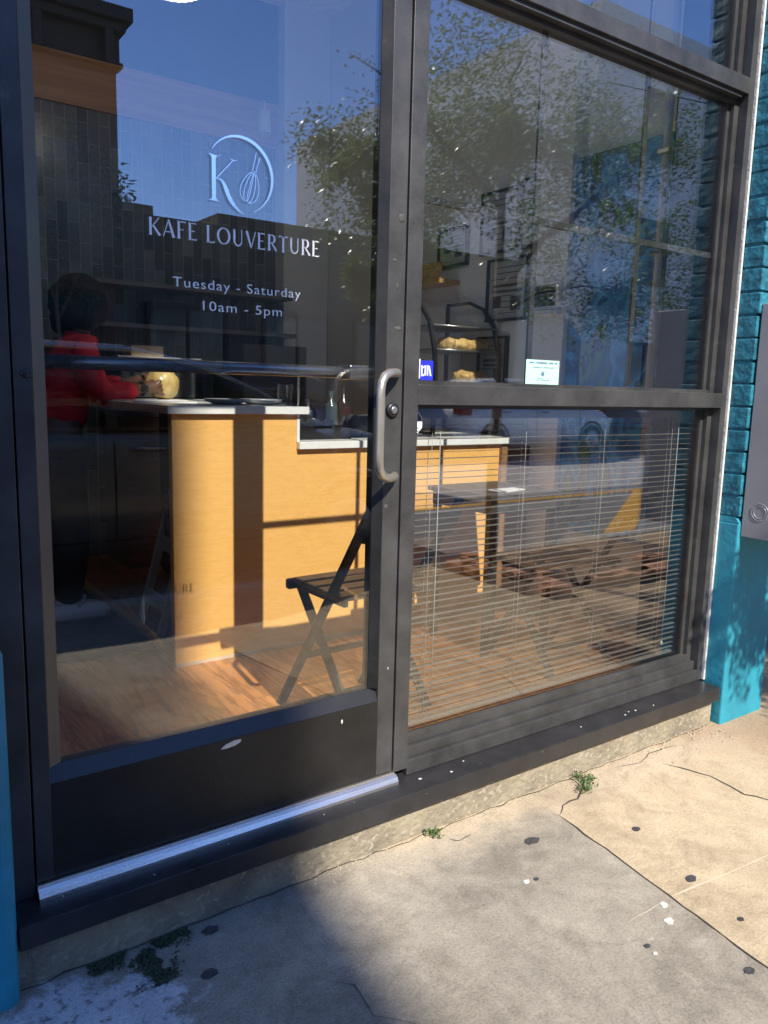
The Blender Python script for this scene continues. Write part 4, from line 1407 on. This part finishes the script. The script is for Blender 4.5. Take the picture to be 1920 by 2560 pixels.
pv('pelvis', (.83, 2.08, .93), .12)
pv('belly', (.85, 2.08, 1.08), .11, 'pelvis')
pv('chest', (.90, 2.08, 1.25), .125, 'belly')
pv('neck0', (.94, 2.08, 1.37), .055, 'chest')
pv('neck', (.96, 2.08, 1.42), .048, 'neck0')
pv('head0', (.985, 2.08, 1.47), .068, 'neck')
pv('head', (.985, 2.08, 1.54), .078, 'head0')
pv('crown', (.975, 2.08, 1.60), .05, 'head')
pv('nose', (1.062, 2.08, 1.505), .011, 'head')
for s_, n_ in ((-1, 'n'), (1, 'f')):
    pv('sh' + n_, (.92, 2.08 + s_ * .165, 1.325), .055, 'chest')
    pv('el' + n_, (.985, 2.08 + s_ * .19, 1.13) if s_ < 0 else (1.02, 2.25, 1.16), .04, 'sh' + n_)
    wr = (1.185, 1.935, 1.165) if s_ < 0 else (1.20, 2.14, 1.19)
    pv('wr' + n_, wr, .026, 'el' + n_)
    pa = (wr[0] + .045, wr[1] + (.004 if s_ < 0 else -.02), wr[2] + .008)
    pv('pa' + n_, pa, .028, 'wr' + n_)
    for k in range(4):
        dz = (k - 1.5) * .019
        a = (pa[0] + .035, pa[1] + (-.012 if s_ < 0 else .005), pa[2] - dz)
        b_ = (pa[0] + .062, pa[1] + (.008 if s_ < 0 else -.03), pa[2] - dz * 1.1)
        pv('f%d%s' % (k, n_), a, .0095, 'pa' + n_); pv('g%d%s' % (k, n_), b_, .0085, 'f%d%s' % (k, n_))
    pv('t' + n_, (pa[0] + .012, pa[1] + (.02 if s_ < 0 else -.02), pa[2] + .034), .0105, 'pa' + n_)
    pv('hip' + n_, (.835, 2.08 + s_ * .09, .87), .09, 'pelvis')
    fx = .88 if s_ < 0 else .80
    pv('kn' + n_, ((.835 + fx) / 2 + .02, 2.08 + s_ * .095, .52), .062, 'hip' + n_)
    pv('an' + n_, (fx - .04, 2.08 + s_ * .09, .20), .04, 'kn' + n_)
    pv('toe' + n_, (fx + .07, 2.08 + s_ * .09, .165), .034, 'an' + n_)
body = skin_mesh('body', vl, el, rl, skin, P0)
# sweater (torso and sleeves)
sv = [(.835, 2.08, .95), (.85, 2.08, 1.08), (.90, 2.08, 1.25), (.935, 2.08, 1.365), (.955, 2.08, 1.40),
      (.92, 1.91, 1.325), (.982, 1.885, 1.13), (1.165, 1.932, 1.16), (.92, 2.25, 1.325), (1.02, 2.255, 1.16), (1.18, 2.15, 1.188)]
se = [(0, 1), (1, 2), (2, 3), (3, 4), (2, 5), (5, 6), (6, 7), (2, 8), (8, 9), (9, 10)]
sr = [.15, .142, .155, .085, .07, .076, .062, .042, .076, .062, .042]
skin_mesh('sweater', sv, se, sr, redk, P0)
tv = [(.835, 2.08, .94), (.838, 1.985, .86), (.88, 1.98, .52), (.845, 1.985, .20), (.838, 2.175, .86), (.84, 2.178, .52), (.765, 2.172, .20)]
skin_mesh('trousers', tv, [(0, 1), (1, 2), (2, 3), (0, 4), (4, 5), (5, 6)], [.13, .105, .082, .062, .105, .082, .062], denim, P0)
mb = MB(); mb.ell((.968, 2.08, 1.53), (.128, .135, .122), 30, 18, .12, 2); mb.ell((.90, 2.08, 1.46), (.055, .085, .075), 18, 12, .2, 5)
mb.build('hair', hairm, P0)
for (x, y, lab) in ((.90, 1.985, None), (.82, 2.175, None)):
    sole = [(-.13, 0), (-.125, -.035), (-.06, -.042), (.04, -.046), (.095, -.040), (.125, -.015), (.128, .012), (.10, .035), (.03, .042), (-.06, .038), (-.125, .03)]
    vs = []; L_ = [(1.0, 0.0), (1.03, .012), (1.0, .03), (.9, .052), (.7, .068)]
    n = len(sole)
    for (sc_, hz) in L_:
        for (a, b_) in sole:
            vs.append((x + a * sc_ - (1 - sc_) * .03, y + b_ * sc_, FZ + .013 + hz + (.02 * (hz > .03) * (a < .0))))
    fs = [tuple(reversed(range(n)))]
    for j in range(len(L_) - 1):
        for i in range(n): fs.append((j * n + i, j * n + (i + 1) % n, (j + 1) * n + (i + 1) % n, (j + 1) * n + i))
    fs.append(tuple(range((len(L_) - 1) * n, len(L_) * n)))
    mb = MB(); mb.add(vs, fs, True); mb.tube([(x - .02, y - .04, FZ + .07), (x + .01, y - .036, FZ + .10), (x + .02, y, FZ + .108), (x + .01, y + .036, FZ + .10), (x - .02, y + .04, FZ + .07)], .008, 8)
    mb.build('shoe', mat('white shoe', (.82, .82, .82), .6), P0)
mb = MB(); mb.tube([(1.178, 1.933, 1.163), (1.192, 1.936, 1.166)], .032, 18); mb.box(1.172, 1.20, 1.893, 1.905, 1.15, 1.182, bev=.003)
mb.build('wristwatch', blackp, P0)

# ================================================================ STREET BEHIND THE CAMERA
# ---------------------------------------------------------------- cars
tyrem = mat('tyre', (0.015, 0.015, 0.016), .8)
rimm = mat('rim', (0.35, 0.35, 0.36), .35, .8)
lampred = mat('tail lamp', (0.28, 0.01, 0.012), .15)
lampwh = mat('head lamp', (0.6, 0.62, 0.65), .1)


def make_car(lab, loc, rotz, paint, group='cars parked along the street'):
    """local: front towards +x, centre line y=0, ground z=0; length ~4.6, width ~1.84, crossover shape"""
    t = thing('parked_car', lab, 'car', loc, rotz, group, world=False)
    HW = .92

    def loft(sections, name, m):
        n = len(sections[0]); vs = []; fs = []
        for s in sections: vs += s
        for i in range(len(sections) - 1):
            for j in range(n): fs.append((i * n + j, i * n + (j + 1) % n, (i + 1) * n + (j + 1) % n, (i + 1) * n + j))
        fs.append(tuple(reversed(range(n)))); fs.append(tuple(range((len(sections) - 1) * n, len(sections) * n)))
        mb = MB(); mb.add(vs, fs, True)
        return mb

    # lower body sections: x, half width, sill z, shoulder z, hood/deck z
    secs = [(-2.28, .66, .42, .80, .90), (-2.22, .80, .34, .95, 1.02), (-1.9, .88, .27, 1.02, 1.06), (-1.3, .915, .25, 1.03, 1.06), (-.4, .92, .24, 1.025, 1.055), (.5, .92, .24, 1.01, 1.04),
            (1.1, .915, .25, .99, 1.03), (1.6, .90, .27, .95, 1.02), (2.0, .86, .30, .86, .94), (2.2, .78, .34, .78, .86), (2.29, .62, .40, .68, .72)]
    S_ = []
    for (x, w, z0, z1, z2) in secs:
        ring = [(-w * .82, z0), (-w * .97, z0 + .10), (-w, z0 + .30), (-w * .985, z1 - .10), (-w * .94, z1), (-w * .80, z2), (-w * .4, z2 + .015), (0, z2 + .02)]
        ring += [(-a, b_) for (a, b_) in reversed(ring[:-1])]
        S_.append([(x, a, b_) for a, b_ in ring])
    body_ = loft(S_, 'b', paint).build('body', paint, t)
    # greenhouse
    gh = [(-2.12, .70, 1.04, 1.10), (-1.85, .72, 1.05, 1.40), (-1.5, .72, 1.05, 1.52), (-.8, .735, 1.05, 1.56), (-.1, .735, 1.05, 1.55), (.35, .72, 1.05, 1.47), (.75, .70, 1.04, 1.32), (1.25, .68, 1.03, 1.06)]
    S_ = []
    for (x, w, z0, z1) in gh:
        h = z1 - z0
        ring = [(-.86, z0), (-.86 + (.86 - w) * .9 * min(1, h / .45), z1 - .05 * min(1, h / .3)), (-w * .86, z1 - .012), (-w * .4, z1 + .008), (0, z1 + .012)]
        ring += [(-a, b_) for (a, b_) in reversed(ring[:-1])]
        S_.append([(x, a, b_) for a, b_ in ring])
    # glass = the sides, screens; roof panel = separate skin a little above
    g = loft(S_, 'g', carglass).build('glasshouse', carglass, t)
    rs = []; n = 9
    vs = []; fs = []
    gi = 0
    for (x, w, z0, z1) in gh[1:7]:
        for k in range(n):
            y = -w * .93 + 2 * w * .93 * k / (n - 1)
            vs.append((x, y, z1 + .014 - .03 * abs(2 * k / (n - 1) - 1) ** 3))
    for i in range(5 - 1):
        for k in range(n - 1): fs.append((i * n + k, i * n + k + 1, (i + 1) * n + k + 1, (i + 1) * n + k))
    mb = MB(); mb.add(vs, fs, True)
    roof = mb.build('roof', paint, t, recalc=False)
    sol = roof.modifiers.new('t', 'SOLIDIFY'); sol.thickness = .02
    # pillars and roof rails on both sides
    for s in (-1, 1):
        mb = MB()
        rail = [(x, s * (w + .012) * .985, z1 - .02) for (x, w, z0, z1) in gh[1:]]
        rail[-1] = (1.28, s * .80, 1.045)
        mb.tube(rail, .018, 8)
        mb.build('roof_rail', mat('bright rail', (.5, .5, .52), .25, .8), t)
        for pa_, pb_, pw_ in (((-.28, s * .868, 1.05), (-.28, s * .765, 1.50), .07), ((-1.35, s * .868, 1.05), (-1.45, s * .745, 1.49), .09), ((-2.0, s * .84, 1.05), (-1.80, s * .725, 1.42), .12)):
            mb = MB(); mb.bar(pa_, pb_, pw_, .02, up=(0, 1, 0)); mb.build('pillar', blackp, t)
        mb = MB(); mb.box(-2.05, 1.30, s * .868 - .006, s * .868 + .006, 1.035, 1.058); mb.build('belt_trim', mat('trim', (.03, .03, .03), .4), t)
        # door lines and handles
        mb = MB()
        for x in (-.28, .98, -1.32):
            pts = [(x, s * (.921 if z < .9 else .91), z) for z in (.33, .5, .7, .85, .97)]
            if x > .5: pts = [(p[0] + .10 * (1 - (p[2] - .3)), p[1], p[2]) for p in pts]
            mb.tube(pts, .0045, 6)
        mb.tube([(-1.32, s * .915, .36), (1.05, s * .915, .36)], .006, 6)
        mb.build('door_gap', mat('gap', (.004, .004, .004), .9), t)
        for x in (-.14, -1.2):
            mb = MB(); mb.tube([(x - .02, s * .915, .925), (x, s * .945, .928), (x + .16, s * .945, .925), (x + .19, s * .915, .922)], .012, 8); mb.build('door_handle', mat('handle chrome', (.45, .45, .45), .25, .9), t)
        mb = MB(); mb.box(.86, 1.04, min(s * .93, s * 1.08), max(s * .93, s * 1.08), 1.03, 1.15, bev=.03); mb.build('mirror', paint, t)
        for x in (1.42, -1.42):
            mb = MB(); mb.lathe([(.20, -.10), (.31, -.10), (.335, -.07), (.335, .07), (.31, .10), (.20, .10)], (x, s * .83, .335), 28, 'y'); wh = mb.build('wheel', tyrem, t)
            mb = MB(); mb.lathe([(.0, .0), (.06, -.005), (.19, .02), (.205, .0), (.205, -.03)], (x, s * .93, .335), 24, 'y')
            for q in range(5):
                a = 2 * pi * q / 5
                mb.bar((x + .03 * cos(a), s * .935, .335 + .03 * sin(a)), (x + .19 * cos(a), s * .935, .335 + .19 * sin(a)), .03, .016, up=(0, 1, 0))
            mb.build('rim', rimm, wh)
            mb = MB()
            pts = [(x + .385 * cos(a), s * .918, .335 + .385 * sin(a)) for a in [pi * q / 14 for q in range(-1, 16)]]
            mb.tube(pts, .022, 8); mb.build('wheel_arch', mat('arch', (.02, .02, .02), .7), t)
        mb = MB(); mb.box(-2.27, -2.0, min(s * .60, s * .875), max(s * .60, s * .875), .86, 1.0, bev=.03); mb.build('tail_light', lampred, t)
        mb = MB(); mb.box(1.95, 2.20, min(s * .50, s * .82), max(s * .50, s * .82), .68, .80, bev=.03); mb.build('headlight', lampwh, t)
    mb = MB(); mb.box(-2.34, -2.22, -.62, .62, .38, .58, bev=.03); mb.build('bumper', blackp, t)
    mb = MB(); mb.box(2.2, 2.33, -.6, .6, .36, .54, bev=.03); mb.build('bumper', blackp, t)
    mb = MB(); mb.box(-1.9, -.7, -.6, .6, .5, .9, bev=.08); mb.build('seat', mat('car seat', (.02, .02, .022), .8), t)
    for q in (-.38, .38):
        mb = MB(); mb.box(-.35, -.2, q - .24, q + .24, .5, 1.28, bev=.06); mb.build('seat', MATS['car seat'], t)
    mb = MB(); mb.tube([(.55 + .12 * 0, -.38 + .18 * cos(2 * pi * i / 20), .98 + .18 * sin(2 * pi * i / 20)) for i in range(21)], .012, 8, cap=False); mb.build('steering_wheel', blackp, t)
    return t


darkgrey = mat('graphite car paint', (0.18, 0.17, 0.163), .35, .2, .04, coat=.6)
whitep = mat('white car paint', (0.72, 0.73, 0.75), .3, 0, .03, coat=.6)
silver = mat('silver car paint', (0.42, 0.44, 0.46), .3, .5, .03, coat=.6)
make_car('dark grey crossover parked at the kerb right outside the door', (1.74, -4.15, -.14), 0, darkgrey)
make_car('white crossover parked across the street behind the kerb tree', (12.2, -10.6, -.14), 0, whitep)
make_car('silver crossover parked across the street beyond the white one', (18.2, -10.6, -.14), 0, silver)
make_car('dark blue crossover parked across the street opposite the door', (5.2, -10.7, -.14), pi, mat('blue car paint', (.015, .03, .07), .3, .4, .03, coat=.6))

# ---------------------------------------------------------------- buildings across the street
darkbrick = mat('shaded brick', (0.13, 0.085, 0.065), .85, var=.3, scale=9, bump=.4, bscale=14)
greyst = mat('pale stucco', (0.84, 0.82, 0.77), .85, var=.1, scale=1.2, bump=.15, bscale=10, speck=(3, .7, (.7, .68, .63)))
olive = mat('dark stucco', (0.12, 0.115, 0.09), .85, var=.2, scale=3)
trimm = mat('cornice paint', (0.05, 0.044, 0.038), .7, var=.2, scale=6)
winm = mat('far window glass', (0.02, 0.025, 0.03), .08)
shop = mat('far shopfront', (0.08, 0.07, 0.06), .5, var=.3)


def far_building(name, lab, x0, x1, y1, h, m, wins, depth=12, cornice=None, steps=()):
    """front face towards +y at y1"""
    t = thing(name, lab, 'building', ((x0 + x1) / 2, y1, 0), group='buildings across the street')
    mb = MB(); mb.box(x0, x1, y1 - depth, y1, -.2, h)
    for (a, b_, hh) in steps: mb.box(a, b_, y1 - depth + .1, y1 + .004, h - .01, hh)
    wl_ = mb.build('wall', m, t)
    for (xa, xb, za, zb) in wins:
        mb = MB()
        fw = .09
        mb.box(xa - fw, xb + fw, y1 + .003, y1 + .06, za - fw, za); mb.box(xa - fw, xb + fw, y1 + .003, y1 + .06, zb, zb + fw)
        mb.box(xa - fw, xa, y1 + .003, y1 + .055, za, zb); mb.box(xb, xb + fw, y1 + .003, y1 + .055, za, zb)
        mb.box((xa + xb) / 2 - .03, (xa + xb) / 2 + .03, y1 + .003, y1 + .05, za, zb)
        f = mb.build('window', trimm, t)
        mb = MB(); mb.box(xa, xb, y1 + .002, y1 + .02, za, zb); mb.build('pane', winm, f)
    if cornice:
        mb = MB()
        zt = h
        mb.box(x0 - .12, x1 + .22, y1 - .3, y1 + .42, zt - .14, zt + .10, bev=.02)
        mb.box(x0 - .05, x1 + .12, y1 - .3, y1 + .30, zt - .30, zt - .141, bev=.02)
        mb.box(x0, x1 + .05, y1 - .2, y1 + .08, zt - .78, zt - .301)
        mb.box(x0 - .02, x1 + .1, y1 - .2, y1 + .14, zt - .88, zt - .781, bev=.02)
        x = x1 - .12
        while x > x0 + .3:
            mb.box(x - .16, x, y1, y1 + .34, zt - .92, zt - .31, bev=.03)
            x -= 1.25
        mb.build('cornice', trimm, t)
    return t


w_ = [(x, x + .9, z, z + 1.7) for x in (-.5, 1.4, 3.3) for z in (3.9,)] + [(-1.0, 1.2, .4, 2.8), (2.0, 4.6, .4, 2.8)]
far_building('brick_building', 'dark two storey building with a bracketed cornice across the street', -1.6, 5.05, -14.5, 7.9, darkbrick, w_, cornice=True)
w2 = [(x, x + 1.6, .5, 2.7) for x in (5.6, 8.2, 10.6, 13.2)]
far_building('low_shop', 'low dark flat roofed shop across the street with a stepped parapet', 5.06, 15.9, -14.51, 4.48, olive, w2, cornice=None, steps=((5.06, 5.72, 4.66), (7.1, 15.9, 4.72)))
w3 = [(x, x + 1.1, z, z + 1.5) for x in (18, 21, 24, 27, 30) for z in (1.0, 4.2, 7.4)]
far_building('stucco_building', 'tall pale grey stucco building with a blank side wall across the street', 16.0, 34, -12.2, 10.4, greyst, w3, depth=15, steps=((16.0, 34, 10.55),))
# tall block whose shadow falls across the left of the shopfront
w4 = [(x, x + 1.2, z, z + 1.7) for x in (-13, -10.5, -8, -5.5) for z in (1, 4.5, 8, 11.5, 15, 18.5)]
far_building('tall_block', 'tall brick apartment block across the street at the left', -15, -1.55, -15.2, 22.5, darkbrick, w4, depth=3)
far_building('far_terrace', 'long plain building far along the street', 34.2, 70, -14.6, 7, olive, [(x, x + 1.5, 1, 3) for x in range(36, 68, 4)])

# overhead wires
for (z, lab) in ((9.6, 'upper black wire running from the pale stucco building'), (8.7, 'lower black wire running from the pale stucco building')):
    mb = MB(); mb.tube([(16.3, -12.1, z), (24, -9.6, z - .35), (34, -6.2, z - .3), (46, -2.3, z + .1)], .014, 6)
    single('wire', mb, rubber, lab, 'wire', (16.3, -12.1, z), 'overhead wires')

# ---------------------------------------------------------------- tree basin and trees
t = thing('tree_basin', 'ring of loose bricks and dirt round the kerb tree', 'tree basin', (4.3, -1.95, 0))
mb = MB()
R = random.Random(12)
n = 26
vs = []; fs = []
for i in range(n + 1):
    for j in range(13):
        x = 3.35 + 2.1 * i / n; y = -2.42 + .95 * j / 12
        vs.append((x, y, .004 + .030 * (noise.noise(Vector((x * 4, y * 4, 0))) + .3) * (0 < i < n and 0 < j < 12)))
for i in range(n):
    for j in range(12): fs.append((i * 13 + j, (i + 1) * 13 + j, (i + 1) * 13 + j + 1, i * 13 + j + 1))
mb.add(vs, fs, True)
mb.build('soil', mat('basin soil', (0.11, 0.07, 0.045), .95, var=.5, scale=18, bump=1, bscale=40), t, recalc=False)
brickm = mat('basin brick', (0.42, 0.20, 0.11), .85, var=.3, scale=10, bump=.6, bscale=60)
for i in range(34):
    side = R.random()
    if side < .5: x, y = 3.35 + 2.1 * R.random(), -1.50 + R.uniform(-.06, .06)
    elif side < .8: x, y = 3.36 + R.uniform(-.05, .25), R.uniform(-2.4, -1.5)
    else: x, y = 3.35 + 2.1 * R.random(), -1.72 + R.uniform(-.10, .10)
    mb = MB(); mb.box(x, x + .19, y, y + .09, .012, .058, rot=Matrix.Rotation(R.uniform(-.25, .25) + (pi / 2 if .5 < side < .8 else 0), 3, 'Z'), bev=.006)
    mb.build('brick', brickm, t)


def crown_leaves(mb, centre, rad, n, L, R, droop=.3, seed=0, shell=.45, gap=.0, branchpts=None):
    c = Vector(centre)
    k = 0
    while k < n:
        v = Vector((R.gauss(0, 1), R.gauss(0, 1), R.gauss(0, 1)))
        if v.length < 1e-3: continue
        v.normalize()
        q = R.random() ** shell
        p = Vector((c.x + v.x * rad[0] * q, c.y + v.y * rad[1] * q, c.z + v.z * rad[2] * q))
        nn = noise.noise(p * 1.9 + Vector((seed, 0, 0))) + .35 * noise.noise(p * 5.1)
        if nn < gap: continue
        th = R.uniform(0, 2 * pi)
        d = Vector((cos(th), sin(th), R.uniform(-.9, .5) - droop))
        leaf_quad(mb, p, d, L * R.uniform(.45, 1.5), L * R.uniform(.16, .3), up=Vector((R.gauss(0, .4), R.gauss(0, .4), 1)))
        k += 1


leafA = mat('tree leaf', (0.13, 0.22, 0.06), .3, var=.45, scale=3.5)
leafB = mat('dull tree leaf', (0.12, 0.17, 0.09), .45, var=.4, scale=3)
for m_ in (leafA, leafB):                     # leaves let some light through
    nt = m_.node_tree
    tl = nt.nodes.new('ShaderNodeBsdfTranslucent'); tl.inputs[0].default_value = (0.22, 0.30, 0.06, 1)
    ms = nt.nodes.new('ShaderNodeMixShader'); ms.inputs[0].default_value = 0.3
    nt.links.new(nt.nodes['Principled BSDF'].outputs[0], ms.inputs[1]); nt.links.new(tl.outputs[0], ms.inputs[2])
    nt.links.new(ms.outputs[0], nt.nodes['Material Output'].inputs[0])
bark = mat('bark', (0.24, 0.20, 0.16), .9, var=.3, scale=14, bump=.8, bscale=30, stretch=(1, 1, .2))


def tree(lab, base, trunk, limbs, crowns, leafm_, seed, L):
    R = random.Random(seed)
    t = thing('street_tree', lab, 'tree', base, group='street trees')
    mb = MB()
    rr = [.045 - .02 * i / (len(trunk) - 1) for i in range(len(trunk))]
    mb.tube(trunk, rr, 12)
    mb.build('trunk', bark, t)
    for pts, r0 in limbs:
        mb = MB(); mb.tube(pts, [r0 * (1 - .8 * i / (len(pts) - 1)) for i in range(len(pts))], 7)
        mb.build('limb', bark, t)
    mb = MB()
    for (c, r, n, g, sh) in crowns: crown_leaves(mb, c, r, n, L, R, gap=g, seed=seed, shell=sh)
    # sprays following the limbs
    for pts, r0 in limbs:
        for a, b_ in zip(pts[1:-1], pts[2:]):
            for q in range(26):
                p = Vector(a).lerp(Vector(b_), R.random()) + Vector((R.gauss(0, .05), R.gauss(0, .05), R.gauss(0, .05)))
                th = R.uniform(0, 2 * pi)
                leaf_quad(mb, p, Vector((cos(th), sin(th), R.uniform(-.8, .6))), L, L * .25)
    mb.build('crown', leafm_, t, recalc=False)
    return t


def limb(a, b_, sag, n=6, seed=0):
    R = random.Random(seed)
    a = Vector(a); b_ = Vector(b_)
    return [a.lerp(b_, i / n) + Vector((R.uniform(-.05, .05), R.uniform(-.05, .05), sag * sin(pi * i / n))) for i in range(n + 1)]


B_ = (3.75, -2.25, .03)
tree('leafy street tree at the kerb right of the window', B_,
     [(3.75, -2.25, .0), (3.73, -2.25, .8), (3.79, -2.27, 1.4), (3.76, -2.3, 1.9), (3.8, -2.35, 2.6)],
     [(limb((3.77, -2.29, 1.45), (2.42, -2.15, 2.45), .08, seed=1), .018), (limb((3.78, -2.3, 1.9), (5.6, -2.4, 3.1), .1, seed=2), .022),
      (limb((3.8, -2.35, 2.4), (3.3, -3.6, 3.6), .1, seed=3), .018), (limb((3.76, -2.3, 1.8), (4.7, -1.7, 2.9), .1, seed=4), .018), (limb((3.8, -2.35, 2.5), (4.8, -3.3, 4.1), .1, seed=5), .018),
      (limb((3.1, -2.25, 2.0), (2.55, -3.0, 2.75), .02, seed=6), .008), (limb((3.77, -2.29, 1.5), (2.75, -2.35, 1.75), .05, seed=7), .010), (limb((3.8, -2.3, 1.7), (5.2, -2.5, 2.0), .1, seed=8), .012)],
     [((4.4, -2.8, 3.05), (1.45, 1.2, .9), 21000, .06, .6), ((3.45, -3.0, 2.5), (.75, .7, .6), 8500, .04, .65), ((5.6, -2.7, 2.8), (1.1, .9, .9), 11500, .04, .6), ((5.1, -2.5, 1.95), (.95, .6, .5), 6000, .04, .8),
      ((2.55, -2.15, 2.25), (.25, .3, .30), 2300, .04, .9), ((2.78, -2.25, 1.85), (.28, .3, .28), 2600, .04, .9), ((3.1, -2.5, 2.1), (.35, .4, .45), 3200, .02, .8), ((2.75, -3.0, 2.75), (.25, .3, .25), 900, .1, .9)],
     leafA, 31, .037)
tree('small pale leaved tree across the street before the brick building', (3.4, -12.6, 0),
     [(3.4, -12.6, 0), (3.42, -12.6, 1.2), (3.36, -12.55, 2.4), (3.4, -12.6, 3.4)],
     [(limb((3.38, -12.6, 2.2), (4.2, -12.2, 4.0), .1, seed=11), .04), (limb((3.38, -12.6, 2.4), (2.6, -12.4, 4.2), .1, seed=12), .04)],
     [((3.4, -12.4, 3.9), (1.25, 1.1, 1.5), 4200, .0, .5)], leafB, 33, .13)
tree('tall street tree far along the near kerb', (10.5, -2.1, 0),
     [(10.5, -2.1, 0), (10.48, -2.1, 1.2), (10.56, -2.1, 2.6), (10.5, -2.1, 4.0)],
     [(limb((10.5, -2.1, 2.6), (11.8, -2.4, 4.6), .1, seed=21), .05), (limb((10.5, -2.1, 2.8), (9.2, -2.4, 4.6), .1, seed=22), .05)],
     [((10.4, -2.4, 4.6), (1.9, 1.5, 1.6), 7000, .0, .5)], leafA, 35, .10)
